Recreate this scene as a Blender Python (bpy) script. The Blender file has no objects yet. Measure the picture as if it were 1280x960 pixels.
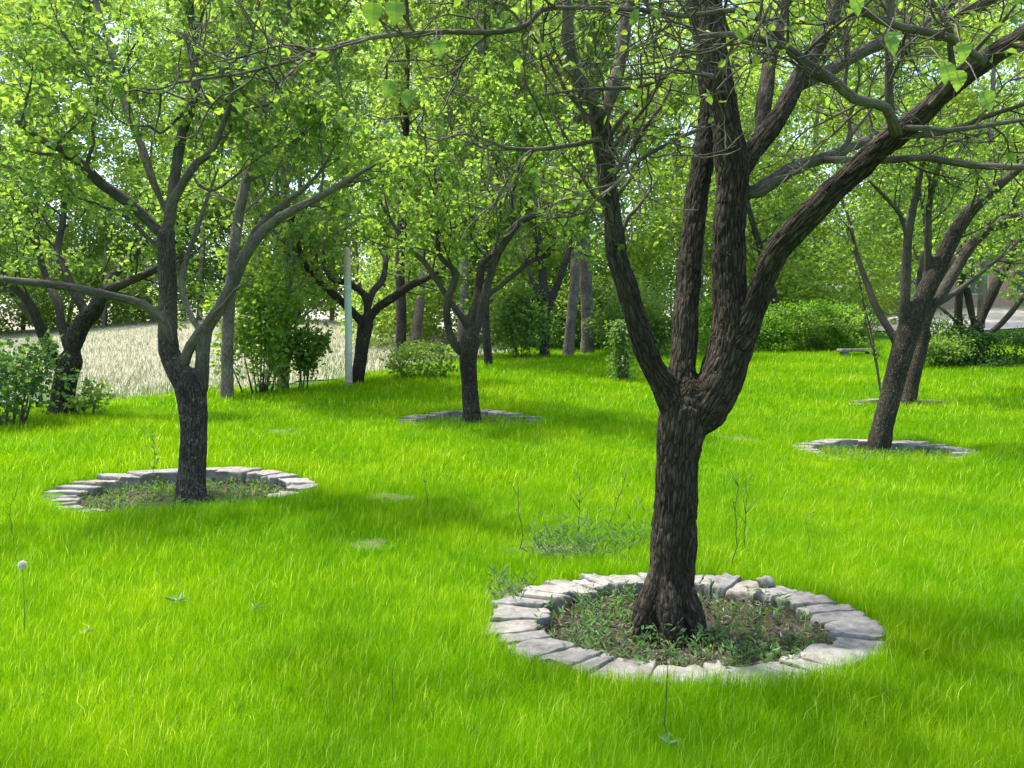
import bpy, math, random
import numpy as np
from mathutils import Vector, noise as mnoise

# ------------------------------------------------------------------ basics
F, HZ, CAMH = 1005.0, 435.0, 1.55          # focal length and horizon row in photo pixels, eye height in metres
rng = np.random.default_rng(11)
random.seed(5)
scene = bpy.context.scene
col = scene.collection

def P(u, v, Y):
    return np.array([(u - 640) / F * Y, Y, CAMH - (v - HZ) / F * Y])

# ------------------------------------------------------------------ terrain height
CTRL = [(838, 782, 4.5), (1280, 700, 6), (0, 700, 6), (640, 700, 5.9), (0, 960, 3), (640, 960, 3), (1280, 960, 3),
        (228, 617, 7.3), (590, 527, 12), (1100, 566, 10.6), (1135, 505, 15), (1214, 456, 20), (75, 522, 12), (445, 482, 17),
        (283, 499, 15.5), (353, 489, 17), (507, 447, 23), (610, 458, 21), (683, 448, 23), (733, 444, 25), (777, 477, 17),
        (950, 446, 24), (0, 542, 10.5), (1090, 445, 23), (1280, 470, 18), (420, 590, 8.5), (760, 560, 10),
        (130, 470, 22), (200, 400, 45), (430, 440, 28), (430, 400, 45), (0, 430, 40), (1230, 406, 32), (1230, 380, 42),
        (640, 425, 50), (900, 420, 45), (-300, 420, 45), (1600, 400, 40)]
_cp = np.array([P(*c) for c in CTRL])
_guard = np.array([(-4, -3, 0), (0, -3, 0), (4, -3, 0), (-4, 1, 0), (4, 1, 0), (0, 1, 0)], float)
_cp = np.vstack([_cp, _guard])
def _warp(x, y):
    y = np.clip(y, -4, 60)
    return np.stack([np.clip(x / (y + 6), -1.1, 1.1) * 1.6, np.log(y + 6)], -1)
_cw = _warp(_cp[:, 0], _cp[:, 1])
def _phi(a, b):
    d = ((a[:, None, :] - b[None, :, :]) ** 2).sum(-1)
    return np.sqrt(d + 0.03)
_A = _phi(_cw, _cw) - 0.04 * np.eye(len(_cw))
_n = len(_cw)
_M = np.zeros((_n + 1, _n + 1)); _M[:_n, :_n] = _A; _M[:_n, _n] = 1; _M[_n, :_n] = 1
_W = np.linalg.solve(_M, np.append(_cp[:, 2], 0))
RINGS = []                                   # cx, cy, rx, ry, rotation (filled below)
def base_height(x, y):
    x = np.atleast_1d(np.asarray(x, float)); y = np.atleast_1d(np.asarray(y, float))
    out = np.empty(len(x))
    for i in range(0, len(x), 60000):
        s = slice(i, i + 60000)
        out[s] = _phi(_warp(x[s], y[s]), _cw) @ _W[:_n] + _W[_n]
    return out
def ring_param(x, y, r):
    c, s = math.cos(r[4]), math.sin(r[4])
    dx, dy = x - r[0], y - r[1]
    return np.sqrt(((c * dx + s * dy) / r[2]) ** 2 + ((-s * dx + c * dy) / r[3]) ** 2)
def height(x, y):
    x = np.atleast_1d(np.asarray(x, float)); y = np.atleast_1d(np.asarray(y, float))
    h = base_height(x, y)
    h += 0.025 * np.sin(x * 1.3 + 0.6 * y) * np.sin(y * 1.1 - 0.4 * x) * np.clip((y - 1) / 4, 0, 1)
    for k, r in enumerate(RINGS):
        q = ring_param(x, y, r)
        h -= [0.05, 0.08, 0.06, 0.06, 0.03][k] * np.clip((0.86 - q) / 0.14, 0, 1)
    return h
def H(x, y): return float(height(x, y)[0])
def ground(u, v):
    """the point where the view through a pixel of the photograph meets the terrain"""
    Ys = np.linspace(2.0, 60, 1200)
    d = (CAMH - (v - HZ) / F * Ys) - height((u - 640) / F * Ys, Ys)
    k = int(np.argmax(d < 0)) if (d < 0).any() else len(Ys) - 1
    Y = Ys[k]
    return np.array([(u - 640) / F * Y, Y, CAMH - (v - HZ) / F * Y])

for (u, v, wpx, flat, rot) in [(851, 783, 482, 0.765, 0.0), (228, 614, 336, 0.62, 0.03), (590, 527, 192, 0.6, 0.0),
                               (1106, 568, 232, 0.56, 0.0), (1130, 507, 140, 0.6, 0.0)]:
    g = ground(u, v)
    rx = wpx / 2 / F * g[1]
    RINGS.append((g[0], g[1], rx, rx * flat, rot))

# ------------------------------------------------------------------ mesh helpers
class MB:
    def __init__(s): s.v = []; s.q = []; s.t = []; s.n = 0; s.att = {}
    def add(s, v, q=None, t=None, **att):
        v = np.asarray(v, float)
        if q is not None and len(q): s.q.append(np.asarray(q, np.int64) + s.n)
        if t is not None and len(t): s.t.append(np.asarray(t, np.int64) + s.n)
        s.v.append(v); s.n += len(v)
        for k, a in att.items(): s.att.setdefault(k, []).append(np.asarray(a, float))
    def mesh(s, name, smooth=True):
        me = bpy.data.meshes.new(name)
        v = np.vstack(s.v)
        q = np.vstack(s.q) if s.q else np.zeros((0, 4), int)
        t = np.vstack(s.t) if s.t else np.zeros((0, 3), int)
        me.vertices.add(len(v)); me.vertices.foreach_set('co', v.astype(np.float32).ravel())
        loops = np.concatenate([q.ravel(), t.ravel()])
        me.loops.add(len(loops)); me.loops.foreach_set('vertex_index', loops.astype(np.int32))
        starts = np.concatenate([np.arange(len(q)) * 4, len(q) * 4 + np.arange(len(t)) * 3])
        me.polygons.add(len(q) + len(t))
        me.polygons.foreach_set('loop_start', starts.astype(np.int32))
        me.polygons.foreach_set('use_smooth', np.full(len(q) + len(t), smooth))
        for k, a in s.att.items():
            a = np.concatenate(a)
            if a.ndim == 1:
                at = me.attributes.new(k, 'FLOAT', 'POINT'); at.data.foreach_set('value', a.astype(np.float32))
            else:
                at = me.attributes.new(k, 'FLOAT_VECTOR', 'POINT'); at.data.foreach_set('vector', a.astype(np.float32).ravel())
        me.update(calc_edges=True); me.validate()
        return me

def link(name, me, mat, parent=None, origin=None):
    o = bpy.data.objects.new(name, me); col.objects.link(o)
    if mat is not None:
        me.materials.clear(); me.materials.append(mat)
    if parent is not None: o.parent = parent
    if origin is not None: o.location = origin
    return o
def tag(o, label=None, cat=None, group=None, kind=None):
    if label: o['label'] = label
    if cat: o['category'] = cat
    if group: o['group'] = group
    if kind: o['kind'] = kind
    return o
def empty(name, loc, label, cat, group=None):
    o = bpy.data.objects.new(name, None); col.objects.link(o); o.location = loc
    o.empty_display_size = 0.2
    return tag(o, label, cat, group)

def frames(path):
    path = np.asarray(path, float)
    tan = np.gradient(path, axis=0); tan /= np.linalg.norm(tan, axis=1)[:, None] + 1e-9
    a = np.array([1.0, 0.13, 0.07]) if abs(tan[0][0]) < 0.85 else np.array([0.1, 1.0, 0.0])
    n1 = []; cur = a
    for t in tan:
        cur = cur - t * cur.dot(t); cur /= np.linalg.norm(cur) + 1e-9; n1.append(cur)
    n1 = np.array(n1); n2 = np.cross(tan, n1)
    return tan, n1, n2
def tube(mb, path, rad, sides=6, seed=0.0, caps=True, barkscale=0.2):
    path = np.asarray(path, float); rad = np.asarray(rad, float)
    tan, n1, n2 = frames(path)
    th = np.arange(sides) / sides * 2 * math.pi
    c, s = np.cos(th), np.sin(th)
    v = path[:, None, :] + rad[:, None, None] * (c[None, :, None] * n1[:, None, :] + s[None, :, None] * n2[:, None, :])
    N = len(path)
    arc = np.concatenate([[0], np.cumsum(np.linalg.norm(np.diff(path, axis=0), axis=1))])
    bk = np.empty((N, sides, 3)); bk[..., 0] = rad[:, None] * c; bk[..., 1] = rad[:, None] * s; bk[..., 2] = (arc * barkscale)[:, None] + seed
    i = np.arange(N - 1)[:, None] * sides; j = np.arange(sides)[None, :]; j2 = (j + 1) % sides
    q = np.stack([i + j, i + j2, i + sides + j2, i + sides + j], -1).reshape(-1, 4)
    v = v.reshape(-1, 3); bk = bk.reshape(-1, 3); t = None
    if caps:
        v = np.vstack([v, path[:1], path[-1:] + tan[-1:] * rad[-1] * 0.5]); bk = np.vstack([bk, bk[:1], bk[-1:]])
        k = np.arange(sides); k2 = (k + 1) % sides; L = (N - 1) * sides
        t = np.vstack([np.stack([k2, k, np.full(sides, N * sides)], -1), np.stack([L + k, L + k2, np.full(sides, N * sides + 1)], -1)])
    mb.add(v, q, t, bark=bk, young=np.ones(len(v)))

def resample(path, rad, step):
    """Catmull-Rom through the traced points, so limbs bend rather than kink"""
    p = np.asarray(path, float); r = np.asarray(rad, float)
    pp = np.vstack([2 * p[0] - p[1], p, 2 * p[-1] - p[-2]])
    out = []; ro = []
    for i in range(len(p) - 1):
        a, b, c, d = pp[i], pp[i + 1], pp[i + 2], pp[i + 3]
        n = max(2, int(np.linalg.norm(c - b) / step))
        for k in range(n):
            t = k / n
            out.append(0.5 * ((2 * b) + (-a + c) * t + (2 * a - 5 * b + 4 * c - d) * t * t + (-a + 3 * b - 3 * c + d) * t ** 3))
            ro.append(r[i] * (1 - t) + r[i + 1] * t)
    out.append(p[-1]); ro.append(r[-1])
    return np.array(out), np.array(ro)

# ------------------------------------------------------------------ materials
def new_mat(name):
    m = bpy.data.materials.new(name); m.use_nodes = True
    nt = m.node_tree; nt.nodes.clear()
    out = nt.nodes.new('ShaderNodeOutputMaterial')
    return m, nt, out
def N(nt, typ, **kw):
    n = nt.nodes.new(typ)
    for k, v in kw.items():
        if k in n.inputs: n.inputs[k].default_value = v
        else: setattr(n, k, v)
    return n
def ramp(nt, fac, stops):
    r = nt.nodes.new('ShaderNodeValToRGB')
    e = r.color_ramp.elements
    while len(e) < len(stops): e.new(0.5)
    for k, (p, c) in enumerate(stops):
        e[k].position = p; e[k].color = (c[0], c[1], c[2], 1)
    nt.links.new(fac, r.inputs['Fac'])
    return r
def noise_tex(nt, vec, scale, detail=4, rough=0.55):
    n = nt.nodes.new('ShaderNodeTexNoise')
    n.inputs['Scale'].default_value = scale; n.inputs['Detail'].default_value = detail; n.inputs['Roughness'].default_value = rough
    if vec is not None: nt.links.new(vec, n.inputs['Vector'])
    return n
def mixc(nt, fac, a, b, typ='MIX'):
    m = nt.nodes.new('ShaderNodeMix'); m.data_type = 'RGBA'; m.blend_type = typ
    for sock, val in ((m.inputs[0], fac), (m.inputs[6], a), (m.inputs[7], b)):
        if hasattr(val, 'links'): nt.links.new(val, sock)
        elif isinstance(val, (int, float)): sock.default_value = val
        else: sock.default_value = (val[0], val[1], val[2], 1)
    return m.outputs[2]

def bark_mat(name, dark, mid, light, lichen=None, bump=0.6, young=(0.12, 0.11, 0.098)):
    m, nt, out = new_mat(name)
    at = N(nt, 'ShaderNodeAttribute', attribute_name='bark')
    geo = N(nt, 'ShaderNodeNewGeometry')
    n1 = noise_tex(nt, at.outputs['Vector'], 55, 6, 0.65)
    n2 = noise_tex(nt, at.outputs['Vector'], 14, 3)
    n3 = noise_tex(nt, geo.outputs['Position'], 2.3, 3)
    r1 = ramp(nt, n1.outputs['Fac'], [(0.34, dark), (0.52, mid), (0.72, light)])
    c = mixc(nt, n2.outputs['Fac'], r1.outputs['Color'], mid)
    if lichen:
        n4 = noise_tex(nt, geo.outputs['Position'], 38, 4, 0.7)
        r4 = ramp(nt, n4.outputs['Fac'], [(0.58, (0, 0, 0)), (0.66, (1, 1, 1))])
        c = mixc(nt, r4.outputs['Color'], c, lichen)
    ay = N(nt, 'ShaderNodeAttribute', attribute_name='young')
    ry = ramp(nt, n1.outputs['Fac'], [(0.3, tuple(x * 0.5 for x in young)), (0.7, tuple(x * 1.5 for x in young))])
    c = mixc(nt, ay.outputs['Fac'], c, ry.outputs['Color'])
    r3 = ramp(nt, n3.outputs['Fac'], [(0.3, (0.6, 0.6, 0.6)), (0.7, (1.35, 1.3, 1.22))])
    c = mixc(nt, 1.0, c, r3.outputs['Color'], 'MULTIPLY')
    b = N(nt, 'ShaderNodeBsdfPrincipled', Roughness=0.9)
    b.inputs['Specular IOR Level'].default_value = 0.2
    nt.links.new(c, b.inputs['Base Color'])
    nf = noise_tex(nt, at.outputs['Vector'], 190, 5, 0.7)
    nd = noise_tex(nt, at.outputs['Vector'], 30, 3, 0.6)
    dv = mixc(nt, 0.025, at.outputs['Vector'], nd.outputs['Color'], 'ADD')
    vo = nt.nodes.new('ShaderNodeTexVoronoi'); vo.feature = 'DISTANCE_TO_EDGE'; vo.inputs['Scale'].default_value = 46
    nt.links.new(dv, vo.inputs['Vector'])
    vr = ramp(nt, vo.outputs['Distance'], [(0.0, (0.42, 0.42, 0.42)), (0.16, (1.0, 1.0, 1.0)), (0.5, (1.15, 1.15, 1.15))])
    vy = mixc(nt, ay.outputs['Fac'], vr.outputs['Color'], (1, 1, 1))
    c = mixc(nt, 1.0, c, vy, 'MULTIPLY')
    hh = mixc(nt, 0.4, n1.outputs['Color'], nf.outputs['Color'])
    hh = mixc(nt, 0.5, hh, vy)
    fr = ramp(nt, nf.outputs['Fac'], [(0.38, (0.5, 0.5, 0.5)), (0.6, (1.25, 1.25, 1.25))])
    c2 = mixc(nt, 0.8, c, fr.outputs['Color'], 'MULTIPLY'); nt.links.new(c2, b.inputs['Base Color'])
    bp = N(nt, 'ShaderNodeBump', Strength=bump, Distance=0.03)
    nt.links.new(hh, bp.inputs['Height']); nt.links.new(bp.outputs['Normal'], b.inputs['Normal'])
    nt.links.new(b.outputs[0], out.inputs[0])
    return m

def leaf_mat(name, cols, trans, tfac=0.55, rough=0.5):
    """cols: three base colours from deep to fresh green, picked per leaf by its own tint"""
    m, nt, out = new_mat(name)
    at = N(nt, 'ShaderNodeAttribute', attribute_name='tint')
    r = ramp(nt, at.outputs['Fac'], [(0.0, cols[0]), (0.55, cols[1]), (1.0, cols[2])])
    d = N(nt, 'ShaderNodeBsdfPrincipled', Roughness=rough)
    d.inputs['Specular IOR Level'].default_value = 0.35
    nt.links.new(r.outputs['Color'], d.inputs['Base Color'])
    t = N(nt, 'ShaderNodeBsdfTranslucent')
    tc = mixc(nt, 1.0, r.outputs['Color'], trans, 'MULTIPLY')
    nt.links.new(tc, t.inputs['Color'])
    mx = N(nt, 'ShaderNodeMixShader', Fac=tfac)
    nt.links.new(d.outputs[0], mx.inputs[1]); nt.links.new(t.outputs[0], mx.inputs[2])
    nt.links.new(mx.outputs[0], out.inputs[0])
    return m

M = {}
M['bark_brown'] = bark_mat('bark_brown', (0.012, 0.010, 0.006), (0.049, 0.041, 0.028), (0.15, 0.128, 0.09), bump=1.0, young=(0.125, 0.112, 0.09))
M['bark_grey'] = bark_mat('bark_grey', (0.014, 0.012, 0.011), (0.058, 0.051, 0.045), (0.16, 0.145, 0.128), lichen=(0.26, 0.235, 0.2), bump=0.8, young=(0.105, 0.098, 0.078))
M['bark_dark'] = bark_mat('bark_dark', (0.010, 0.009, 0.006), (0.043, 0.038, 0.027), (0.12, 0.11, 0.082), lichen=(0.17, 0.16, 0.12), bump=0.8, young=(0.068, 0.062, 0.047))
M['bark_pale'] = bark_mat('bark_pale', (0.09, 0.075, 0.06), (0.2, 0.17, 0.14), (0.33, 0.3, 0.26), bump=0.5, young=(0.2, 0.18, 0.15))
M['leaf_fruit'] = leaf_mat('leaf_fruit', [(0.07, 0.15, 0.035), (0.11, 0.205, 0.038), (0.18, 0.29, 0.045)], (2.35, 2.05, 1.1), 0.53)
M['leaf_fresh'] = leaf_mat('leaf_fresh', [(0.08, 0.165, 0.035), (0.13, 0.235, 0.038), (0.2, 0.32, 0.045)], (2.35, 2.05, 1.1), 0.53)
M['leaf_wood'] = leaf_mat('leaf_wood', [(0.075, 0.15, 0.04), (0.125, 0.22, 0.045), (0.2, 0.31, 0.055)], (2.35, 2.05, 1.1), 0.53)
M['leaf_shrub'] = leaf_mat('leaf_shrub', [(0.03, 0.08, 0.02), (0.06, 0.14, 0.025), (0.1, 0.2, 0.03)], (1.9, 1.8, 1.1), 0.42)
M['leaf_hedge'] = leaf_mat('leaf_hedge', [(0.06, 0.14, 0.015), (0.11, 0.24, 0.015), (0.17, 0.33, 0.018)], (1.9, 1.8, 1.1), 0.42)
M['weed'] = leaf_mat('weed', [(0.06, 0.12, 0.04), (0.1, 0.19, 0.06), (0.16, 0.26, 0.09)], (1.7, 1.7, 1.1), 0.4)
M['straw'] = leaf_mat('straw', [(0.11, 0.2, 0.05), (0.2, 0.22, 0.13), (0.25, 0.235, 0.18)], (1.25, 1.25, 1.1), 0.4)
M['litter'] = leaf_mat('litter', [(0.03, 0.022, 0.014), (0.08, 0.062, 0.044), (0.2, 0.17, 0.13)], (1.2, 1.2, 1.0), 0.1)
M['stalk'] = leaf_mat('stalk', [(0.05, 0.06, 0.03), (0.07, 0.07, 0.04), (0.1, 0.09, 0.05)], (1.2, 1.2, 1.0), 0.1)

def grass_mat():
    m, nt, out = new_mat('grass')
    at = N(nt, 'ShaderNodeAttribute', attribute_name='tint')
    geo = N(nt, 'ShaderNodeNewGeometry')
    n = noise_tex(nt, geo.outputs['Position'], 0.75, 4, 0.6)
    ra = ramp(nt, at.outputs['Fac'], [(0.0, (0.085, 0.22, 0.002)), (0.5, (0.165, 0.36, 0.003)), (0.93, (0.27, 0.46, 0.004)), (1.0, (0.45, 0.58, 0.1))])
    rb = ramp(nt, n.outputs['Fac'], [(0.3, (0.7, 0.82, 1.0)), (0.5, (1.0, 0.97, 1.0)), (0.68, (1.4, 1.12, 1.2))])
    c = mixc(nt, 1.0, ra.outputs['Color'], rb.outputs['Color'], 'MULTIPLY')
    n6 = noise_tex(nt, geo.outputs['Position'], 5.5, 5, 0.7)
    rc = ramp(nt, n6.outputs['Fac'], [(0.3, (0.72, 0.8, 1.2)), (0.5, (1, 1, 1)), (0.7, (1.22, 1.08, 1.6))])
    c = mixc(nt, 1.0, c, rc.outputs['Color'], 'MULTIPLY')
    d = N(nt, 'ShaderNodeBsdfPrincipled', Roughness=0.6)
    d.inputs['Specular IOR Level'].default_value = 0.04
    nt.links.new(c, d.inputs['Base Color'])
    t = N(nt, 'ShaderNodeBsdfTranslucent')
    tc = mixc(nt, 1.0, c, (1.7, 1.6, 1.0), 'MULTIPLY'); nt.links.new(tc, t.inputs['Color'])
    mx = N(nt, 'ShaderNodeMixShader', Fac=0.45)
    nt.links.new(d.outputs[0], mx.inputs[1]); nt.links.new(t.outputs[0], mx.inputs[2]); nt.links.new(mx.outputs[0], out.inputs[0])
    return m
M['grass'] = grass_mat()

def soil_mat(name, a, b, c3, scale=6, bump=0.5):
    m, nt, out = new_mat(name)
    geo = N(nt, 'ShaderNodeNewGeometry')
    n = noise_tex(nt, geo.outputs['Position'], scale, 8, 0.7)
    n2 = noise_tex(nt, geo.outputs['Position'], scale * 9, 4, 0.6)
    f = mixc(nt, 0.5, n.outputs['Color'], n2.outputs['Color'])
    r = ramp(nt, f, [(0.36, a), (0.5, b), (0.64, c3)])
    d = N(nt, 'ShaderNodeBsdfPrincipled', Roughness=0.95); d.inputs['Specular IOR Level'].default_value = 0.1
    nt.links.new(r.outputs['Color'], d.inputs['Base Color'])
    bp = N(nt, 'ShaderNodeBump', Strength=bump, Distance=0.03)
    nt.links.new(n2.outputs['Fac'], bp.inputs['Height']); nt.links.new(bp.outputs['Normal'], d.inputs['Normal'])
    nt.links.new(d.outputs[0], out.inputs[0])
    return m
M['ground'] = soil_mat('ground', (0.03, 0.075, 0.008), (0.05, 0.13, 0.008), (0.09, 0.16, 0.02), 4)
M['soil'] = soil_mat('soil', (0.016, 0.013, 0.010), (0.04, 0.033, 0.025), (0.1, 0.086, 0.068), 12)
M['field'] = soil_mat('field', (0.15, 0.19, 0.09), (0.22, 0.21, 0.15), (0.27, 0.25, 0.2), 0.8, 0.2)
M['paving'] = soil_mat('paving', (0.55, 0.46, 0.43), (0.64, 0.55, 0.52), (0.7, 0.62, 0.59), 1.5, 0.1)
M['bald'] = soil_mat('bald', (0.06, 0.085, 0.025), (0.12, 0.125, 0.065), (0.2, 0.19, 0.14), 14)

def stone_mat():
    m, nt, out = new_mat('ring_stone')
    geo = N(nt, 'ShaderNodeNewGeometry'); oi = N(nt, 'ShaderNodeObjectInfo')
    n = noise_tex(nt, geo.outputs['Position'], 12, 8, 0.7)
    n2 = noise_tex(nt, geo.outputs['Position'], 70, 4, 0.6)
    r = ramp(nt, n.outputs['Fac'], [(0.28, (0.065, 0.063, 0.056)), (0.45, (0.175, 0.17, 0.158)), (0.7, (0.3, 0.292, 0.27))])
    ro = ramp(nt, oi.outputs['Random'], [(0.0, (0.78, 0.78, 0.79)), (0.5, (1.0, 0.98, 0.95)), (0.8, (0.98, 0.91, 0.85)), (1.0, (1.2, 1.18, 1.15))])
    c = mixc(nt, 1.0, r.outputs['Color'], ro.outputs['Color'], 'MULTIPLY')
    nm = noise_tex(nt, geo.outputs['Position'], 7, 6, 0.75)
    rm = ramp(nt, nm.outputs['Fac'], [(0.52, (0, 0, 0)), (0.66, (0.8, 0.8, 0.8))])
    c = mixc(nt, rm.outputs['Color'], c, (0.11, 0.115, 0.075))
    d = N(nt, 'ShaderNodeBsdfPrincipled', Roughness=0.85); d.inputs['Specular IOR Level'].default_value = 0.25
    nt.links.new(c, d.inputs['Base Color'])
    h = mixc(nt, 0.4, n.outputs['Color'], n2.outputs['Color'])
    bp = N(nt, 'ShaderNodeBump', Strength=0.7, Distance=0.02)
    nt.links.new(h, bp.inputs['Height']); nt.links.new(bp.outputs['Normal'], d.inputs['Normal'])
    nt.links.new(d.outputs[0], out.inputs[0])
    return m
M['stone'] = stone_mat()
def plain(name, c, rough=0.7, var=0.12, scale=5):
    m, nt, out = new_mat(name)
    geo = N(nt, 'ShaderNodeNewGeometry')
    n = noise_tex(nt, geo.outputs['Position'], scale, 6, 0.65)
    lo = tuple(x * (1 - var * 2) for x in c); hi = tuple(min(1, x * (1 + var)) for x in c)
    r = ramp(nt, n.outputs['Fac'], [(0.3, lo), (0.65, hi)])
    d = N(nt, 'ShaderNodeBsdfPrincipled', Roughness=rough)
    nt.links.new(r.outputs['Color'], d.inputs['Base Color']); nt.links.new(d.outputs[0], out.inputs[0])
    return m
M['pink_wall'] = plain('pink_wall', (0.6, 0.42, 0.37))
M['grey_roof'] = plain('grey_roof', (0.45, 0.5, 0.56), 0.5)
M['dark_glass'] = plain('dark_glass', (0.04, 0.05, 0.06), 0.1)
M['white_paint'] = plain('white_paint', (0.7, 0.7, 0.68), 0.6)
M['fluff'] = plain('fluff', (0.72, 0.68, 0.6), 0.9)
M['yellow'] = plain('yellow', (0.6, 0.42, 0.02), 0.8)
def pole_mat():
    m, nt, out = new_mat('pole_paint')
    geo = N(nt, 'ShaderNodeNewGeometry'); sep = N(nt, 'ShaderNodeSeparateXYZ')
    nt.links.new(geo.outputs['Position'], sep.inputs[0])
    n = noise_tex(nt, geo.outputs['Position'], 9, 6, 0.75)
    ad = N(nt, 'ShaderNodeMath', operation='MULTIPLY_ADD'); nt.links.new(n.outputs['Fac'], ad.inputs[0]); ad.inputs[1].default_value = 2.6
    nt.links.new(sep.outputs['Z'], ad.inputs[2])
    mr = N(nt, 'ShaderNodeMapRange'); mr.inputs['From Min'].default_value = 1.5; mr.inputs['From Max'].default_value = 5.2
    nt.links.new(ad.outputs[0], mr.inputs['Value'])
    r = ramp(nt, mr.outputs[0], [(0.12, (0.34, 0.26, 0.19)), (0.36, (0.58, 0.62, 0.5)), (0.66, (0.44, 0.56, 0.42)), (0.84, (0.46, 0.36, 0.2))])
    d = N(nt, 'ShaderNodeBsdfPrincipled', Roughness=0.6)
    nt.links.new(r.outputs['Color'], d.inputs['Base Color']); nt.links.new(d.outputs[0], out.inputs[0])
    return m
M['pole'] = pole_mat()

# ------------------------------------------------------------------ leaves
def leaves_mesh(mb, pos, dirs, size, tint, simple=False, flat=0.35, wide=0.78, r=None):
    r = r or rng
    n = len(pos)
    d = dirs / (np.linalg.norm(dirs, axis=1)[:, None] + 1e-9)
    up = r.normal(0, 0.75, (n, 3)); up[:, 2] += 0.75
    s = np.cross(d, up); s /= np.linalg.norm(s, axis=1)[:, None] + 1e-9
    nn = np.cross(s, d)
    L = size[:, None]; W = L * wide * 0.5
    fold = flat * W
    tip = pos + d * L - nn * L * 0.12
    if simple:
        mid = pos + d * L * 0.42
        v = np.stack([pos, mid - s * W + nn * fold, tip, mid + s * W + nn * fold], 1)
        k = np.arange(n)[:, None] * 4
        mb.add(v.reshape(-1, 3), None, np.vstack([k + [0, 2, 1], k + [0, 3, 2]]), tint=np.repeat(tint, 4))
    else:
        a = pos + d * L * 0.28; b = pos + d * L * 0.68
        v = np.stack([pos, a - s * W + nn * fold, b - s * W * 0.78 + nn * fold * 0.7, tip, b + s * W * 0.78 + nn * fold * 0.7, a + s * W + nn * fold], 1)
        k = np.arange(n)[:, None] * 6
        mb.add(v.reshape(-1, 3), np.vstack([k + [0, 3, 2, 1], k + [0, 5, 4, 3]]), None, tint=np.repeat(tint, 6))

def big_leaf(mb, p, d, L, r):
    """one broad ovate leaf with a toothed edge, a sunken midrib and a curl"""
    d = d / np.linalg.norm(d); s = np.cross(d, [r.normal(0, .3), -1.0, 0.25]); s /= np.linalg.norm(s); n = np.cross(s, d)
    m = 12; t = np.linspace(0, 1, m + 1); w = 0.46 * np.sin(math.pi * t ** 0.72) ** 0.8 * (1 - 0.25 * t)
    w = w * (1 + 0.07 * (np.arange(m + 1) % 2)); w[0] = w[-1] = 0.004
    cv = -0.22 * t ** 2 + 0.03 * np.sin(t * 9 + r.random() * 6)
    mid = p + d * (t * L)[:, None] + n * (cv * L)[:, None]
    rows = []
    for f in (-1, -0.5, 0, 0.5, 1):
        rows.append(mid + s * (f * w * L)[:, None] + n * ((abs(f) ** 1.3 * 0.35 * w + 0.012 * np.sin(t * 30) * abs(f)) * L)[:, None])
    v = np.stack(rows, 1).reshape(-1, 3); q = []
    for i in range(m):
        for j in range(4): q.append((i * 5 + j, i * 5 + j + 1, i * 5 + 6 + j, i * 5 + 5 + j))
    mb.add(v, q, None, tint=np.full(len(v), r.uniform(0.0, 0.5)))

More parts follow.
